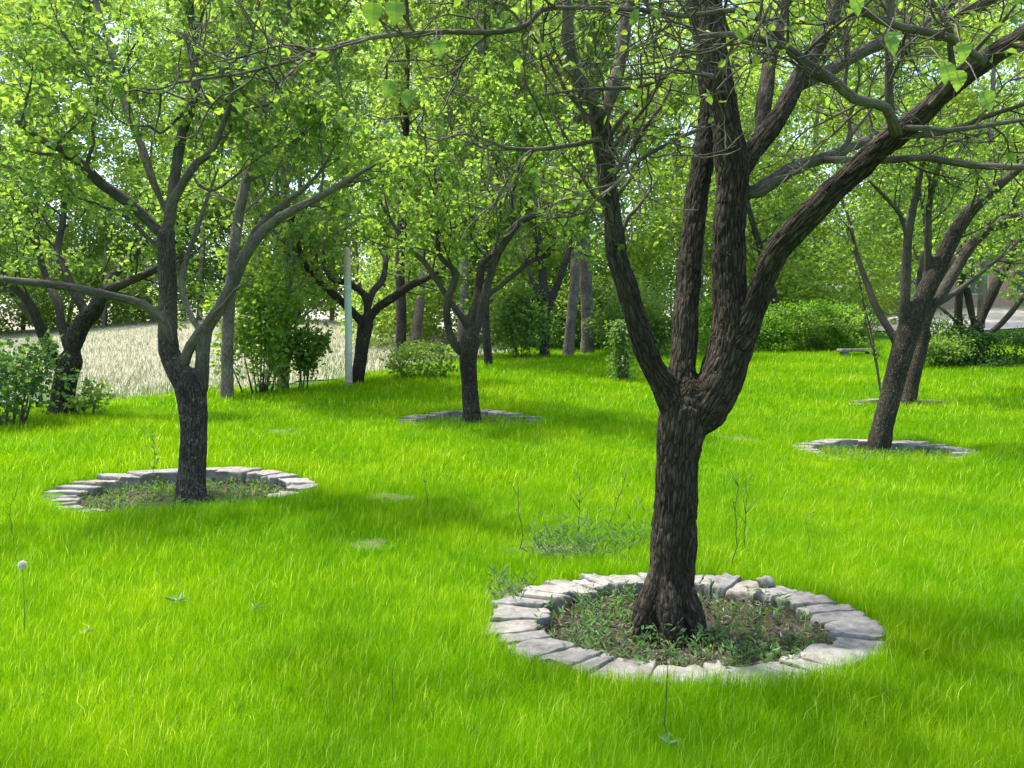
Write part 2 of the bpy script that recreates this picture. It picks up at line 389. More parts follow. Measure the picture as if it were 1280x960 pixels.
class Tree:
    def __init__(s, seed):
        s.r = np.random.default_rng(seed); s.wood = []; s.twigs = []; s.lp = []; s.ld = []; s.ls = []
    def twig(s, start, d, L, r0, n=5, jit=0.25, up=0.1):
        pts = [start]; d = d / np.linalg.norm(d)
        for k in range(n):
            d = d + s.r.normal(0, jit, 3); d[2] += up; d /= np.linalg.norm(d)
            pts.append(pts[-1] + d * L / n)
        return np.array(pts), np.linspace(r0, r0 * 0.35, n + 1)
    def leaf_run(s, path, spacing, size, t0=0.15):
        seg = np.linalg.norm(np.diff(path, axis=0), axis=1); tot = seg.sum()
        n = max(1, int(tot * (1 - t0) / spacing)); t = (t0 + (1 - t0) * s.r.random(n)) * tot
        c = np.concatenate([[0], np.cumsum(seg)])
        i = np.clip(np.searchsorted(c, t) - 1, 0, len(seg) - 1)
        f = ((t - c[i]) / (seg[i] + 1e-9))[:, None]
        tan = (path[i + 1] - path[i]) / (seg[i][:, None] + 1e-9)
        side = s.r.normal(0, 1, (n, 3)); side[:, 2] -= 0.25
        s.lp.append(path[i] * (1 - f) + path[i + 1] * f + side * 0.012)
        s.ld.append(tan * 0.5 + side * 0.75)
        s.ls.append(size * s.r.uniform(0.6, 1.2, n))
    def sprout(s, path, rad, sec=6, ter=5, seclen=0.9, terlen=0.45, t0=0.3, spacing=0.035, size=0.065, leafy=1.0, up=0.12, qlen=0.0, qn=3, bias=None):
        """side branches from a limb, twigs from those, leaves along the twigs"""
        seg = np.linalg.norm(np.diff(path, axis=0), axis=1); tot = seg.sum(); c = np.concatenate([[0], np.cumsum(seg)])
        for k in range(sec):
            t = t0 + (1 - t0) * (k + s.r.random()) / sec
            i = min(int(np.searchsorted(c, t * tot)) - 1, len(seg) - 1); i = max(i, 0)
            f = (t * tot - c[i]) / (seg[i] + 1e-9); p = path[i] * (1 - f) + path[i + 1] * f
            tan = (path[i + 1] - path[i]) / (seg[i] + 1e-9)
            pr = s.r.normal(0, 1, 3); pr -= tan * pr.dot(tan); pr /= np.linalg.norm(pr)
            d = tan * 0.55 + pr * 0.85; d[2] += 0.2
            if bias is not None: d = d + np.asarray(bias)
            rr = min(rad[min(i, len(rad) - 1)] * 0.5, 0.022) * s.r.uniform(0.6, 1)
            sp, sr = s.twig(p, d, seclen * s.r.uniform(0.6, 1.25) * (1.15 - 0.4 * t), max(rr, 0.006), 7, 0.2, up)
            s.twigs.append((sp, sr, 5))
            for m in range(ter):
                tt = 0.25 + 0.75 * (m + s.r.random()) / ter; ii = min(int(tt * (len(sp) - 1)), len(sp) - 2)
                pp = sp[ii] + (sp[ii + 1] - sp[ii]) * s.r.random()
                d2 = (sp[ii + 1] - sp[ii]); d2 = d2 / (np.linalg.norm(d2) + 1e-9) * 0.5 + s.r.normal(0, 0.6, 3)
                tp, tr = s.twig(pp, d2, terlen * s.r.uniform(0.5, 1.2), 0.0045, 5, 0.26, 0.05)
                s.twigs.append((tp, tr, 4))
                lf = s.r.random() < leafy
                if lf: s.leaf_run(tp, spacing, size)
                if qlen:
                    for q in range(qn):
                        jj = s.r.integers(1, len(tp) - 1)
                        d3 = (tp[jj + 1] - tp[jj]); d3 = d3 / (np.linalg.norm(d3) + 1e-9) * 0.4 + s.r.normal(0, 0.6, 3)
                        qp, qr = s.twig(tp[jj], d3, qlen * s.r.uniform(0.5, 1.2), 0.0028, 3, 0.3, 0.02)
                        s.twigs.append((qp, qr, 3))
                        if lf: s.leaf_run(qp, spacing, size, 0.05)
            if s.r.random() < leafy: s.leaf_run(sp, spacing * 1.6, size, 0.5)

def fused_wood(tubes, voxel, name, amp, seed, YR=(0.045, 0.10)):
    """trunk and limbs grown together into one surface, with fissured bark"""
    mb = MB()
    for p, r in tubes: tube(mb, p, r, 12)
    me = mb.mesh(name + '_raw')
    o = bpy.data.objects.new('raw', me); col.objects.link(o)
    md = o.modifiers.new('r', 'REMESH'); md.mode = 'VOXEL'; md.voxel_size = voxel
    ms = o.modifiers.new('s', 'SMOOTH'); ms.factor = 0.5; ms.iterations = 4
    dg = bpy.context.evaluated_depsgraph_get(); ev = o.evaluated_get(dg)
    out = bpy.data.meshes.new_from_object(ev)
    bpy.data.objects.remove(o); bpy.data.meshes.remove(me)
    n = len(out.vertices); co = np.empty(n * 3, np.float32); out.vertices.foreach_get('co', co); co = co.reshape(-1, 3).astype(float)
    nr = np.empty(n * 3, np.float32); out.vertices.foreach_get('normal', nr); nr = nr.reshape(-1, 3).astype(float)
    best = np.full(n, 1e9); bark = np.zeros((n, 3)); yg = np.zeros(n)
    for k, (p, r) in enumerate(tubes):
        tan, n1, n2 = frames(p); arc = np.concatenate([[0], np.cumsum(np.linalg.norm(np.diff(p, axis=0), axis=1))])
        for i in range(len(p) - 1):
            ab = p[i + 1] - p[i]; L2 = ab.dot(ab)
            t = np.clip(((co - p[i]) @ ab) / L2, 0, 1)
            w = co - (p[i] + t[:, None] * ab)
            d = np.linalg.norm(w, axis=1) / (r[i] * (1 - t) + r[i + 1] * t)
            m = d < best
            best[m] = d[m]; rl = (r[i] * (1 - t) + r[i + 1] * t)[m]; yg[m] = np.clip((YR[1] - rl) / (YR[1] - YR[0]), 0, 1)
            wm = w[m]
            bark[m] = np.stack([wm @ n1[i], wm @ n2[i], (arc[i] + t[m] * math.sqrt(L2)) * 0.2 + k * 3.7], -1)
    ne = len(out.edges); ed = np.empty(ne * 2, np.int32); out.edges.foreach_get('vertices', ed); ed = ed.reshape(-1, 2)
    deg = np.bincount(ed.ravel(), minlength=n) + 1e-9
    for _ in range(60):
        acc = np.bincount(ed[:, 0], yg[ed[:, 1]], n) + np.bincount(ed[:, 1], yg[ed[:, 0]], n)
        yg = 0.4 * yg + 0.6 * acc / deg
    disp = np.empty(n)
    for i in range(n):
        b = bark[i]
        a = abs(mnoise.noise((b[0] * 50, b[1] * 50, b[2] * 42)))
        g = mnoise.noise((co[i, 0] * 7 + seed, co[i, 1] * 7, co[i, 2] * 5))
        f = mnoise.noise((b[0] * 90, b[1] * 90, b[2] * 110))
        disp[i] = (min(a, 0.35) * 2.4 - 0.45) + g * 1.1 + f * 0.35
    co = co + nr * (disp * amp * (1 - 0.55 * yg))[:, None]
    ya = out.attributes.new('young', 'FLOAT', 'POINT'); ya.data.foreach_set('value', yg.astype(np.float32))
    out.vertices.foreach_set('co', co.astype(np.float32).ravel())
    at = out.attributes.new('bark', 'FLOAT_VECTOR', 'POINT'); at.data.foreach_set('vector', bark.astype(np.float32).ravel())
    out.polygons.foreach_set('use_smooth', np.full(len(out.polygons), True))
    out.name = name; out.update()
    return out

def finish_tree(tr, name, base, label, group, wood, voxel, amp, bark, leaf, branches=(), simple=False, wide=0.78, tint=(0.5, 0.25), young=(0.045, 0.10), big=None):
    """wood: fused trunk and limbs; branches: further limbs that are parts of their own"""
    base = np.asarray(base, float)
    root = empty(name, base, label, 'tree', group)
    def shift(tubes): return [(p - base, r) for p, r in tubes]
    link('trunk', fused_wood(shift(wood), voxel, 'trunk', amp, base[0], young), M[bark], root)
    for p, r in branches:
        mb = MB(); tube(mb, p - base, r, 8, seed=tr.r.random() * 9)
        link('branch', mb.mesh('branch'), M[bark], root)
    mb = MB()
    for p, r, sd in tr.twigs: tube(mb, p - base, r, sd, seed=tr.r.random() * 9, caps=False)
    link('twigs', mb.mesh('twigs'), M[bark], root)
    pos = np.vstack(tr.lp) - base; ld = np.vstack(tr.ld); ls = np.concatenate(tr.ls)
    tn = np.clip(tr.r.normal(tint[0], tint[1], len(pos)) + 0.25 * np.sin(pos[:, 0] * 2.1 + pos[:, 2] * 1.3) * np.sin(pos[:, 2] * 2.4 + pos[:, 1] * 1.9), 0, 1)
    mb = MB(); leaves_mesh(mb, pos, ld, ls, tn, simple, wide=wide, r=tr.r)
    if big is not None:
        for bp_, bd_, bs_ in big: big_leaf(mb, np.asarray(bp_) - base, np.asarray(bd_, float), bs_, tr.r)
    link('crown', mb.mesh('crown', smooth=False), M[leaf], root)
    return root, len(pos)

def traced(base_uv, limbs, Y=None):
    """limbs: list of (dY at the tip, [(u, v, width px), ...]); the first is the trunk. Gives real 3-D paths and radii."""
    g = ground(*base_uv); Yb = g[1] if Y is None else Y
    out = []
    for dy0, dy1, pts in limbs:
        n = len(pts); p = []; r = []
        for k, (u, v, w) in enumerate(pts):
            y = Yb + dy0 + (dy1 - dy0) * (k / max(1, n - 1)) ** 1.4
            p.append(P(u, v, y)); r.append(w * 0.92 / 2 / F * y)
        if out: r[0] *= 0.55
        else: dv = p[-1] - p[-2]; p.append(p[-1] + dv / np.linalg.norm(dv) * r[-1] * 1.2); r.append(r[-1] * 0.45)
        out.append(resample(p, r, 0.10))
    return g, out
def sink(path_rad, d=0.25, flare=1.25):
    p, r = path_rad
    p = np.vstack([p[0] + [0, 0, -d], p]); r = np.concatenate([[r[0] * flare], r]); r[1] *= 1.1
    return p, r

counts = {}
# ------------------------------------------------------------------ the near tree
def near_tree():
    g, L = traced((836, 797), [
        (0, 0, [(834, 800, 80), (836, 770, 68), (841, 700, 62), (845, 630, 58), (847, 580, 56), (850, 545, 66), (855, 512, 66)]),
        (0, -0.5, [(850, 540, 46), (838, 500, 40), (824, 472, 34), (808, 440, 30), (795, 400, 29), (783, 360, 28), (771, 315, 27), (765, 265, 25), (757, 210, 26), (752, 165, 28), (747, 140, 26)]),
        (-0.5, -0.9, [(750, 150, 24), (734, 115, 20), (720, 93, 19), (710, 50, 17), (710, 10, 16), (716, -60, 13), (705, -150, 10)]),
        (-0.5, -0.2, [(754, 150, 22), (767, 110, 19), (777, 67, 18), (784, 10, 17), (796, -60, 13), (800, -150, 10)]),
        (0, 0.7, [(856, 530, 46), (852, 480, 40), (855, 430, 34), (859, 370, 32), (865, 300, 32), (875, 220, 30), (886, 140, 28), (880, 60, 24), (866, 0, 21), (850, -80, 15)]),
        (0, 0.1, [(858, 540, 60), (880, 512, 64), (901, 475, 62), (914, 432, 60), (915, 392, 54), (911, 340, 43), (913, 270, 42), (917, 215, 45), (908, 160, 40), (898, 100, 36), (890, 40, 33), (886, -30, 28), (880, -110, 18)]),
        (0.08, 0.3, [(915, 240, 30), (932, 200, 30), (954, 173, 28), (977, 140, 26), (997, 100, 24), (1021, 60, 22), (1044, 20, 19), (1070, -40, 14)]),
        (0.2, 0.7, [(946, 178, 20), (955, 133, 21), (964, 67, 19), (981, 0, 17), (992, -60, 12)]),
        (0, -1.0, [(910, 440, 50), (928, 412, 40), (944, 378, 34), (955, 347, 33), (972, 314, 33), (1000, 282, 34), (1040, 240, 33), (1087, 197, 33), (1121, 167, 31), (1154, 140, 29), (1207, 93, 28), (1254, 60, 27), (1300, 28, 23), (1360, -20, 17)]),
        (0, 0.7, [(920, 246, 22), (950, 237, 20), (987, 213, 19), (1021, 200, 17), (1067, 183, 14), (1110, 160, 10)]),
        (-0.05, 0.0, [(905, 455, 40), (922, 428, 42), (930, 412, 30)]),
    ])
    tr = Tree(3)
    wood = [sink(L[0], 0.3, 1.35)] + L[1:]
    # root flare
    for a in range(6):
        an = a * 1.05 + 0.4
        b0 = g + np.array([math.cos(an) * 0.06, math.sin(an) * 0.06, 0.42]); b1 = g + np.array([math.cos(an) * 0.2, math.sin(an) * 0.17, -0.05])
        wood.append((np.array([b0, (b0 + b1) / 2 + [0, 0, -0.03], b1, b1 + [math.cos(an) * .1, math.sin(an) * .1, -.12]]), np.array([0.04, 0.075, 0.05, 0.03])))
    Y = g[1]
    def br(y0, y1, pts):
        n = len(pts)
        p = [P(u, v, Y + y0 + (y1 - y0) * k / (n - 1)) for k, (u, v, w) in enumerate(pts)]
        r = [w / 2 / F * q[1] for q, (u, v, w) in zip(p, pts)]
        return resample(p, r, 0.06)
    B = [
        br(-0.85, -1.5, [(1121, 167, 14), (1107, 135, 12), (1067, 123, 13), (1041, 100, 12), (1004, 77, 11), (984, 60, 11), (961, 52, 9), (914, 43, 8), (867, 47, 6)]),
        br(-1.25, -1.4, [(984, 60, 8), (964, 33, 7), (921, 13, 7), (857, 20, 7), (810, 13, 6), (744, 10, 6), (704, 10, 6), (677, 12, 6), (660, 30, 7), (627, 40, 7), (560, 40, 7), (494, 43, 6), (427, 55, 5), (387, 70, 5), (350, 80, 4), (300, 92, 4), (240, 100, 3)]),
        br(-0.8, -0.9, [(1117, 165, 12), (1112, 130, 11), (1111, 83, 10), (1114, 0, 9), (1118, -60, 7)]),
        br(0.25, 0.0, [(1000, 108, 12), (1034, 90, 16), (1081, 63, 16), (1154, 33, 15), (1231, 3, 13), (1300, -30, 8)]),
        br(-0.95, -1.3, [(1230, 78, 10), (1187, 47, 10), (1141, 37, 10), (1094, 23, 9), (1050, -10, 7)]),
        br(-0.85, -0.9, [(1130, 160, 8), (1161, 160, 6), (1187, 163, 6), (1230, 157, 6), (1290, 148, 5), (1340, 140, 4)]),
        br(0.3, 0.0, [(1030, 200, 9), (1114, 200, 9), (1154, 197, 9), (1221, 207, 9), (1290, 208, 8), (1380, 200, 6)]),
        br(-0.45, -0.8, [(752, 172, 8), (739, 177, 6), (704, 183, 6), (667, 187, 6), (634, 185, 5), (614, 177, 4), (575, 165, 3)]),
        br(-0.2, -0.9, [(880, 160, 6), (854, 170, 5), (800, 200, 5), (770, 230, 4), (747, 247, 3)]),
        br(-0.2, -1.2, [(890, 95, 6), (850, 90, 5), (800, 108, 5), (730, 112, 4), (680, 118, 3)]),
        br(-0.3, -1.4, [(905, 150, 6), (893, 110, 5), (915, 60, 5), (905, 20, 4), (915, -20, 3)]),
    ]
    for k, (p, r) in enumerate(B):
        tr.sprout(p, r, sec=[14, 18, 7, 9, 9, 8, 9, 7, 6, 8, 6][k], ter=6, seclen=0.5, terlen=0.28, t0=0.15, spacing=0.08, size=0.048, leafy=0.16, up=0.03, qlen=0.16, qn=2)
    for k in (1, 2, 3, 4, 6, 7, 8, 9):
        p, r = L[k]
        tr.sprout(p, r, sec=7, ter=5, seclen=0.7, terlen=0.34, t0=0.55, spacing=0.05, size=0.05, leafy=0.4, up=0.06, qlen=0.18, qn=2)
    for (a, b, c) in [((0.3, 3.5, 4.2), (-1.2, 3.0, 4.9), (-3.0, 2.6, 5.1)), ((0.3, 3.5, 4.1), (-0.6, 2.2, 4.7), (-1.6, 0.9, 4.9)), ((1.0, 4.6, 4.4), (0.8, 3.2, 5.1), (0.5, 1.3, 5.2)),  # leafy limbs added above the frame to dapple the front lawn with shade
                      ((1.7, 4.5, 4.0), (2.0, 3.0, 4.7), (2.3, 1.4, 4.9)), ((2.9, 3.6, 3.6), (3.8, 3.2, 4.3), (4.9, 2.8, 4.7)), ((0.2, 3.6, 4.2), (-1.2, 4.4, 5.2), (-2.9, 4.9, 5.6)),
                      ((1.1, 4.7, 4.4), (1.6, 5.4, 5.4), (2.4, 6.2, 6.0)), ((1.0, 4.6, 4.4), (0.6, 5.3, 5.5), (-0.2, 6.0, 6.1)), ((0.3, 3.5, 4.2), (-1.6, 1.9, 4.9), (-3.4, 1.0, 5.0)), ((-1.2, 3.0, 4.9), (-2.9, 3.6, 5.3), (-4.6, 4.0, 5.4)), ((2.3, 1.4, 4.9), (3.2, 1.0, 5.1), (4.2, 0.6, 5.0)),
                      ((-1.6, 0.9, 4.9), (-2.4, 0.0, 5.2), (-3.2, -1.0, 5.1)), ((0.5, 1.3, 5.2), (0.2, 0.2, 5.4), (0.0, -0.9, 5.3)), ((3.8, 3.2, 4.3), (4.8, 4.2, 5.2), (5.6, 5.0, 5.6))]:
        p, r = resample([a, b, c], [0.035, 0.025, 0.012], 0.15); B.append((p, r))
        tr.sprout(p, r, sec=13, ter=6, seclen=0.9, terlen=0.45, t0=0.2, spacing=0.055, size=0.065, leafy=0.95, up=0.12, qlen=0.25, qn=2)
    big = []
    # a few large leaves on drooping twigs that come towards the camera
    for (u0, v0, u, v, Yl) in [(1075, -60, 1064, -12, 1.7), (1125, 20, 1108, 45, 2.0), (1150, 60, 1180, 78, 2.1), (1200, 70, 1228, 115, 2.1), (1190, 30, 1200, 52, 2.1),
                               (1150, 70, 1195, 88, 2.2), (470, -40, 466, 2, 1.9), (500, -30, 494, 0, 1.9), (500, 60, 488, 100, 2.4), (520, 70, 514, 112, 2.4), (545, 30, 546, 50, 2.5),
                               (275, -50, 280, -22, 1.9), (1010, -30, 1120, 40, 2.2)]:
        a = P(u0, v0, Yl + 0.35); b = P(u, v, Yl)
        p = np.array([a, (a + b) / 2 + [0, 0, 0.02], b]); tr.twigs.append((p, np.array([0.003, 0.002, 0.0012]), 4))
        big.append((b, [0.5 * tr.r.normal(), 0.15 * tr.r.normal(), -1.0], 0.056))
    root, n = finish_tree(tr, 'fruit_tree', g, 'large dark brown tree with five heavy limbs rising inside the nearest stone ring', 'fruit trees on the lawn',
                          wood, 0.0095, 0.0105, 'bark_brown', 'leaf_fresh', B, tint=(0.55, 0.22), young=(0.03, 0.06), big=big)
    counts['near'] = n
near_tree()

def std_tree(seed, base, limbs, label, bark, leaf, group='fruit trees on the lawn', voxel=0.016, amp=0.006, extra=(), sp=None, skip=1, simple=False, tint=(0.5, 0.25), flare=1.2, name='fruit_tree', per=None):
    g, L = traced(base, limbs)
    tr = Tree(seed)
    kw = dict(sec=7, ter=6, seclen=0.95, terlen=0.45, t0=0.3, spacing=0.032, size=0.07, leafy=0.95, qlen=0.25, qn=3, up=0.1)
    kw.update(sp or {})
    for li, (p, r) in list(enumerate(L))[skip:]:
        tot = np.linalg.norm(np.diff(p, axis=0), axis=1).sum()
        k2 = dict(kw); k2['sec'] = max(3, int(kw['sec'] * min(1.6, tot / 1.8)))
        if per and li in per: k2.update(per[li])
        tr.sprout(p, r, **k2)
    wood = [sink(L[0], 0.25, flare)] + L[1:]
    root, n = finish_tree(tr, name, g, label, group, wood, voxel, amp, bark, leaf, simple=simple, tint=tint)
    counts[label[:30]] = n
    return root

# ------------------------------------------------------------------ the other traced fruit trees
std_tree(21, (237, 632), [
    (0, 0, [(238, 634, 44), (239, 600, 38), (242, 555, 35), (242, 520, 37), (238, 485, 42)]),
    (0, 0.1, [(236, 500, 30), (224, 470, 28), (211, 438, 27), (210, 400, 25), (210, 359, 24), (208, 320, 24), (207, 290, 24)]),
    (0.1, -0.8, [(207, 300, 20), (187, 277, 16), (160, 253, 15), (127, 230, 15), (107, 210, 14), (80, 187, 13), (60, 180, 11), (20, 150, 7)]),
    (0.1, 0.4, [(207, 300, 20), (213, 270, 16), (217, 233, 15), (223, 193, 14), (230, 157, 14), (242, 127, 14), (245, 90, 13), (240, 67, 12), (238, 0, 9), (230, -80, 6)]),
    (0.1, -0.2, [(206, 285, 14), (215, 255, 13), (230, 227, 12), (247, 203, 11), (263, 192, 10), (277, 160, 8), (290, 123, 7), (300, 97, 6), (312, 60, 5), (325, 0, 4)]),
    (0.1, 0.9, [(207, 265, 12), (190, 223, 11), (177, 183, 11), (163, 147, 11), (153, 117, 10), (140, 67, 10), (127, 27, 8), (115, -20, 7), (100, -80, 4)]),
    (0.3, -0.2, [(243, 122, 8), (287, 127, 6), (327, 133, 5), (360, 117, 4), (400, 100, 3)]),
    (0.2, -0.3, [(236, 130, 6), (217, 153, 5), (200, 167, 5), (187, 157, 5), (160, 157, 4), (130, 130, 3), (80, 40, 3)]),
    (0.0, -0.3, [(240, 210, 5), (247, 230, 5), (267, 238, 5), (290, 223, 4), (320, 200, 4), (345, 183, 3), (380, 160, 2)]),
    (0, -0.9, [(217, 440, 17), (208, 408, 16), (194, 392, 13), (174, 379, 12), (135, 369, 12), (99, 361, 12), (59, 355, 11), (20, 351, 10), (-40, 343, 8), (-120, 320, 5)]),
    (0, -0.3, [(243, 510, 24), (251, 486, 20), (253, 450, 19), (258, 412, 18), (273, 388, 17), (289, 359, 17), (306, 320, 16), (333, 285, 14), (367, 262, 12), (400, 246, 11), (427, 230, 9), (470, 205, 5)]),
    (-0.05, 0.35, [(300, 335, 10), (318, 290, 10), (345, 262, 9), (375, 240, 8), (400, 215, 5), (420, 180, 4)]),
    (0, -0.1, [(226, 466, 16), (231, 452, 15), (238, 432, 14), (254, 408, 12)]),
    (-0.1, 0.3, [(249, 414, 10), (243, 402, 9), (233, 383, 9), (227, 351, 9), (236, 316, 8), (247, 284, 7), (262, 240, 5), (280, 190, 3)]),
    (0.1, -0.5, [(208, 318, 10), (180, 293, 7), (160, 273, 6), (120, 255, 5), (60, 235, 4), (10, 215, 3)]),
], 'grey speckled tree forking low inside the left stone ring', 'bark_grey', 'leaf_fruit', voxel=0.013, amp=0.006, skip=2,
    sp=dict(sec=7, ter=6, seclen=0.75, terlen=0.4, t0=0.4, spacing=0.04, size=0.066, bias=(0, 0.45, 0.25)),
    per={9: dict(t0=0.75, sec=4), 10: dict(t0=0.7, sec=5), 11: dict(t0=0.75, sec=4), 13: dict(t0=0.7, sec=3), 2: dict(t0=0.5), 12: dict(t0=0.9, sec=1, leafy=0.0)})

std_tree(22, (590, 533), [
    (0, 0, [(591, 536, 29), (589, 510, 24), (587, 480, 22), (585, 450, 24), (588, 425, 28)]),
    (0, -0.5, [(584, 445, 14), (573, 437, 12), (563, 420, 11), (558, 390, 11), (562, 367, 11), (570, 343, 10), (563, 333, 9), (550, 320, 8), (547, 300, 8), (548, 280, 7), (546, 240, 5), (540, 190, 4)]),
    (0, 0.6, [(586, 420, 12), (582, 403, 11), (567, 383, 9), (550, 357, 8), (530, 327, 8), (510, 310, 8), (493, 283, 6), (480, 260, 5), (455, 215, 3)]),
    (0, 0.4, [(588, 425, 15), (589, 400, 14), (597, 373, 13), (600, 347, 12), (603, 327, 11), (617, 317, 8), (625, 270, 5), (620, 200, 4)]),
    (0, -0.4, [(592, 430, 16), (603, 385, 13), (610, 353, 12), (620, 323, 11), (633, 300, 11), (650, 277, 10), (667, 270, 8), (687, 257, 7), (707, 245, 6), (740, 210, 4)]),
    (0.0, 0.8, [(604, 385, 9), (612, 368, 7), (623, 360, 7), (647, 340, 7), (663, 327, 7), (687, 317, 7), (700, 300, 6), (730, 270, 4)]),
    (0.1, 0.3, [(646, 285, 6), (640, 250, 5), (650, 200, 4), (645, 140, 3)]),
], 'slim dark tree with upswept limbs in the middle of the lawn', 'bark_dark', 'leaf_fresh', voxel=0.018, amp=0.005,
    sp=dict(sec=6, ter=6, seclen=1.15, terlen=0.5, t0=0.35, spacing=0.03, size=0.078))

std_tree(23, (1098, 567), [
    (0, 0, [(1096, 570, 34), (1103, 535, 28), (1113, 495, 27), (1128, 439, 29), (1139, 405, 31)]),
    (0, -0.3, [(1128, 438, 22), (1138, 410, 26), (1154, 371, 25), (1173, 334, 23), (1191, 296, 21), (1214, 262, 18), (1240, 238, 15), (1275, 210, 11), (1320, 170, 8)]),
    (0, 0.5, [(1134, 425, 16), (1150, 395, 17), (1173, 372, 16), (1195, 337, 15), (1214, 307, 14), (1244, 281, 13), (1285, 266, 12), (1340, 245, 8)]),
    (0, 0.7, [(1122, 440, 13), (1116, 420, 11), (1098, 390, 10), (1086, 360, 9), (1070, 315, 7), (1060, 270, 5), (1040, 220, 4)]),
    (0, -0.4, [(1130, 430, 14), (1130, 400, 14), (1131, 378, 14), (1133, 334, 13), (1135, 296, 12), (1141, 262, 10), (1151, 213, 8), (1160, 150, 5), (1170, 90, 3)]),
    (-0.3, -0.6, [(1134, 310, 7), (1126, 270, 7), (1105, 245, 6), (1085, 225, 4)]),
    (0.0, -0.5, [(1155, 368, 12), (1160, 320, 10), (1161, 260, 9), (1172, 215, 7), (1185, 160, 5)]),
], 'leaning dark tree with bent trunk in the stone ring on the right', 'bark_dark', 'leaf_fresh', voxel=0.018, amp=0.005,
    sp=dict(sec=6, ter=5, seclen=0.9, terlen=0.5, t0=0.4, spacing=0.045, size=0.056))

std_tree(24, (1135, 506), [
    (0, 0, [(1134, 508, 22), (1140, 480, 18), (1146, 455, 18), (1155, 416, 18)]),
    (0, 0.3, [(1155, 416, 16), (1165, 382, 15), (1182, 345, 13), (1205, 308, 11), (1232, 285, 9), (1270, 255, 6)]),
    (0, -0.6, [(1156, 412, 12), (1148, 380, 9), (1150, 340, 8), (1158, 300, 6), (1150, 240, 4)]),
    (0, 0.8, [(1163, 388, 9), (1185, 372, 8), (1215, 350, 7), (1240, 330, 5), (1275, 300, 4)]),
], 'thinner tree standing right behind the leaning tree', 'bark_dark', 'leaf_fruit', voxel=0.022, amp=0.005,
    sp=dict(sec=7, ter=5, seclen=1.3, terlen=0.6, t0=0.4, spacing=0.05, size=0.085))

std_tree(25, (1214, 457), [
    (0, 0, [(1213, 459, 24), (1216, 435, 20), (1220, 412, 20)]),
    (0, 0.4, [(1220, 415, 15), (1240, 367, 14), (1259, 326, 13), (1274, 296, 12), (1300, 250, 8)]),
    (0, -0.3, [(1219, 412, 12), (1212, 380, 10), (1208, 362, 10), (1199, 345, 9), (1190, 300, 7), (1200, 240, 4)]),
    (0, -0.8, [(1212, 430, 11), (1199, 410, 11), (1199, 371, 10), (1205, 335, 8), (1215, 290, 5)]),
    (0, -1.2, [(1216, 432, 8), (1225, 424, 8), (1251, 405, 8), (1285, 365, 7), (1320, 330, 5)]),
    (0, 0.5, [(1199, 405, 6), (1180, 388, 5), (1165, 375, 4), (1140, 350, 3)]),
], 'low spreading tree among the bushes at the far right edge', 'bark_dark', 'leaf_fruit', voxel=0.025, amp=0.006,
    sp=dict(sec=5, ter=5, seclen=1.3, terlen=0.6, t0=0.45, spacing=0.055, size=0.09))

std_tree(26, (76, 520), [
    (0, 0, [(76, 524, 40), (78, 500, 30), (82, 475, 30), (88, 450, 32)]),
    (0, -0.3, [(87, 455, 26), (95, 422, 24), (104, 402, 24), (118, 388, 22), (131, 365, 16), (158, 353, 12), (190, 339, 10), (225, 320, 6)]),
    (-0.2, 0.6, [(122, 382, 14), (136, 352, 13), (150, 335, 12), (170, 316, 11), (195, 280, 7), (205, 230, 5)]),
    (-0.1, 0.5, [(108, 395, 16), (98, 375, 14), (88, 355, 13), (77, 330, 12), (72, 310, 10), (80, 265, 8), (75, 200, 5)]),
    (0, -0.6, [(80, 470, 18), (67, 450, 16), (51, 411, 14), (34, 375, 12), (5, 350, 10), (-40, 310, 7)]),
    (0, 0.3, [(76, 462, 12), (62, 430, 11), (44, 403, 10), (20, 371, 10), (-5, 340, 8), (-30, 290, 5)]),
    (0, 0.9, [(84, 440, 14), (78, 411, 11), (73, 379, 11), (64, 362, 10), (50, 320, 8), (40, 250, 5)]),
], 'multi-limbed dark tree beside the leafy bush at the left edge', 'bark_dark', 'leaf_fruit', voxel=0.02, amp=0.007,
    sp=dict(sec=6, ter=5, seclen=1.2, terlen=0.55, t0=0.45, spacing=0.045, size=0.08))

std_tree(27, (446, 481), [
    (0, 0, [(444, 484, 21), (449, 460, 18), (453, 430, 19), (457, 405, 22)]),
    (0, -0.4, [(458, 410, 14), (470, 387, 12), (490, 373, 12), (513, 357, 11), (535, 347, 9), (570, 325, 5)]),
    (0, -0.3, [(455, 408, 14), (447, 397, 12), (427, 377, 11), (407, 360, 10), (390, 343, 9), (375, 315, 7), (368, 270, 5)]),
    (0, 0.8, [(458, 395, 12), (456, 370, 10), (437, 355, 9), (413, 347, 8), (404, 320, 7), (410, 280, 5)]),
    (0, 1.0, [(459, 392, 12), (466, 365, 10), (478, 350, 9), (482, 320, 7), (470, 270, 5)]),
], 'wide-forked tree standing just behind the green painted pole', 'bark_dark', 'leaf_wood', voxel=0.024, amp=0.006,
    sp=dict(sec=7, ter=5, seclen=1.3, terlen=0.6, t0=0.4, spacing=0.05, size=0.09))

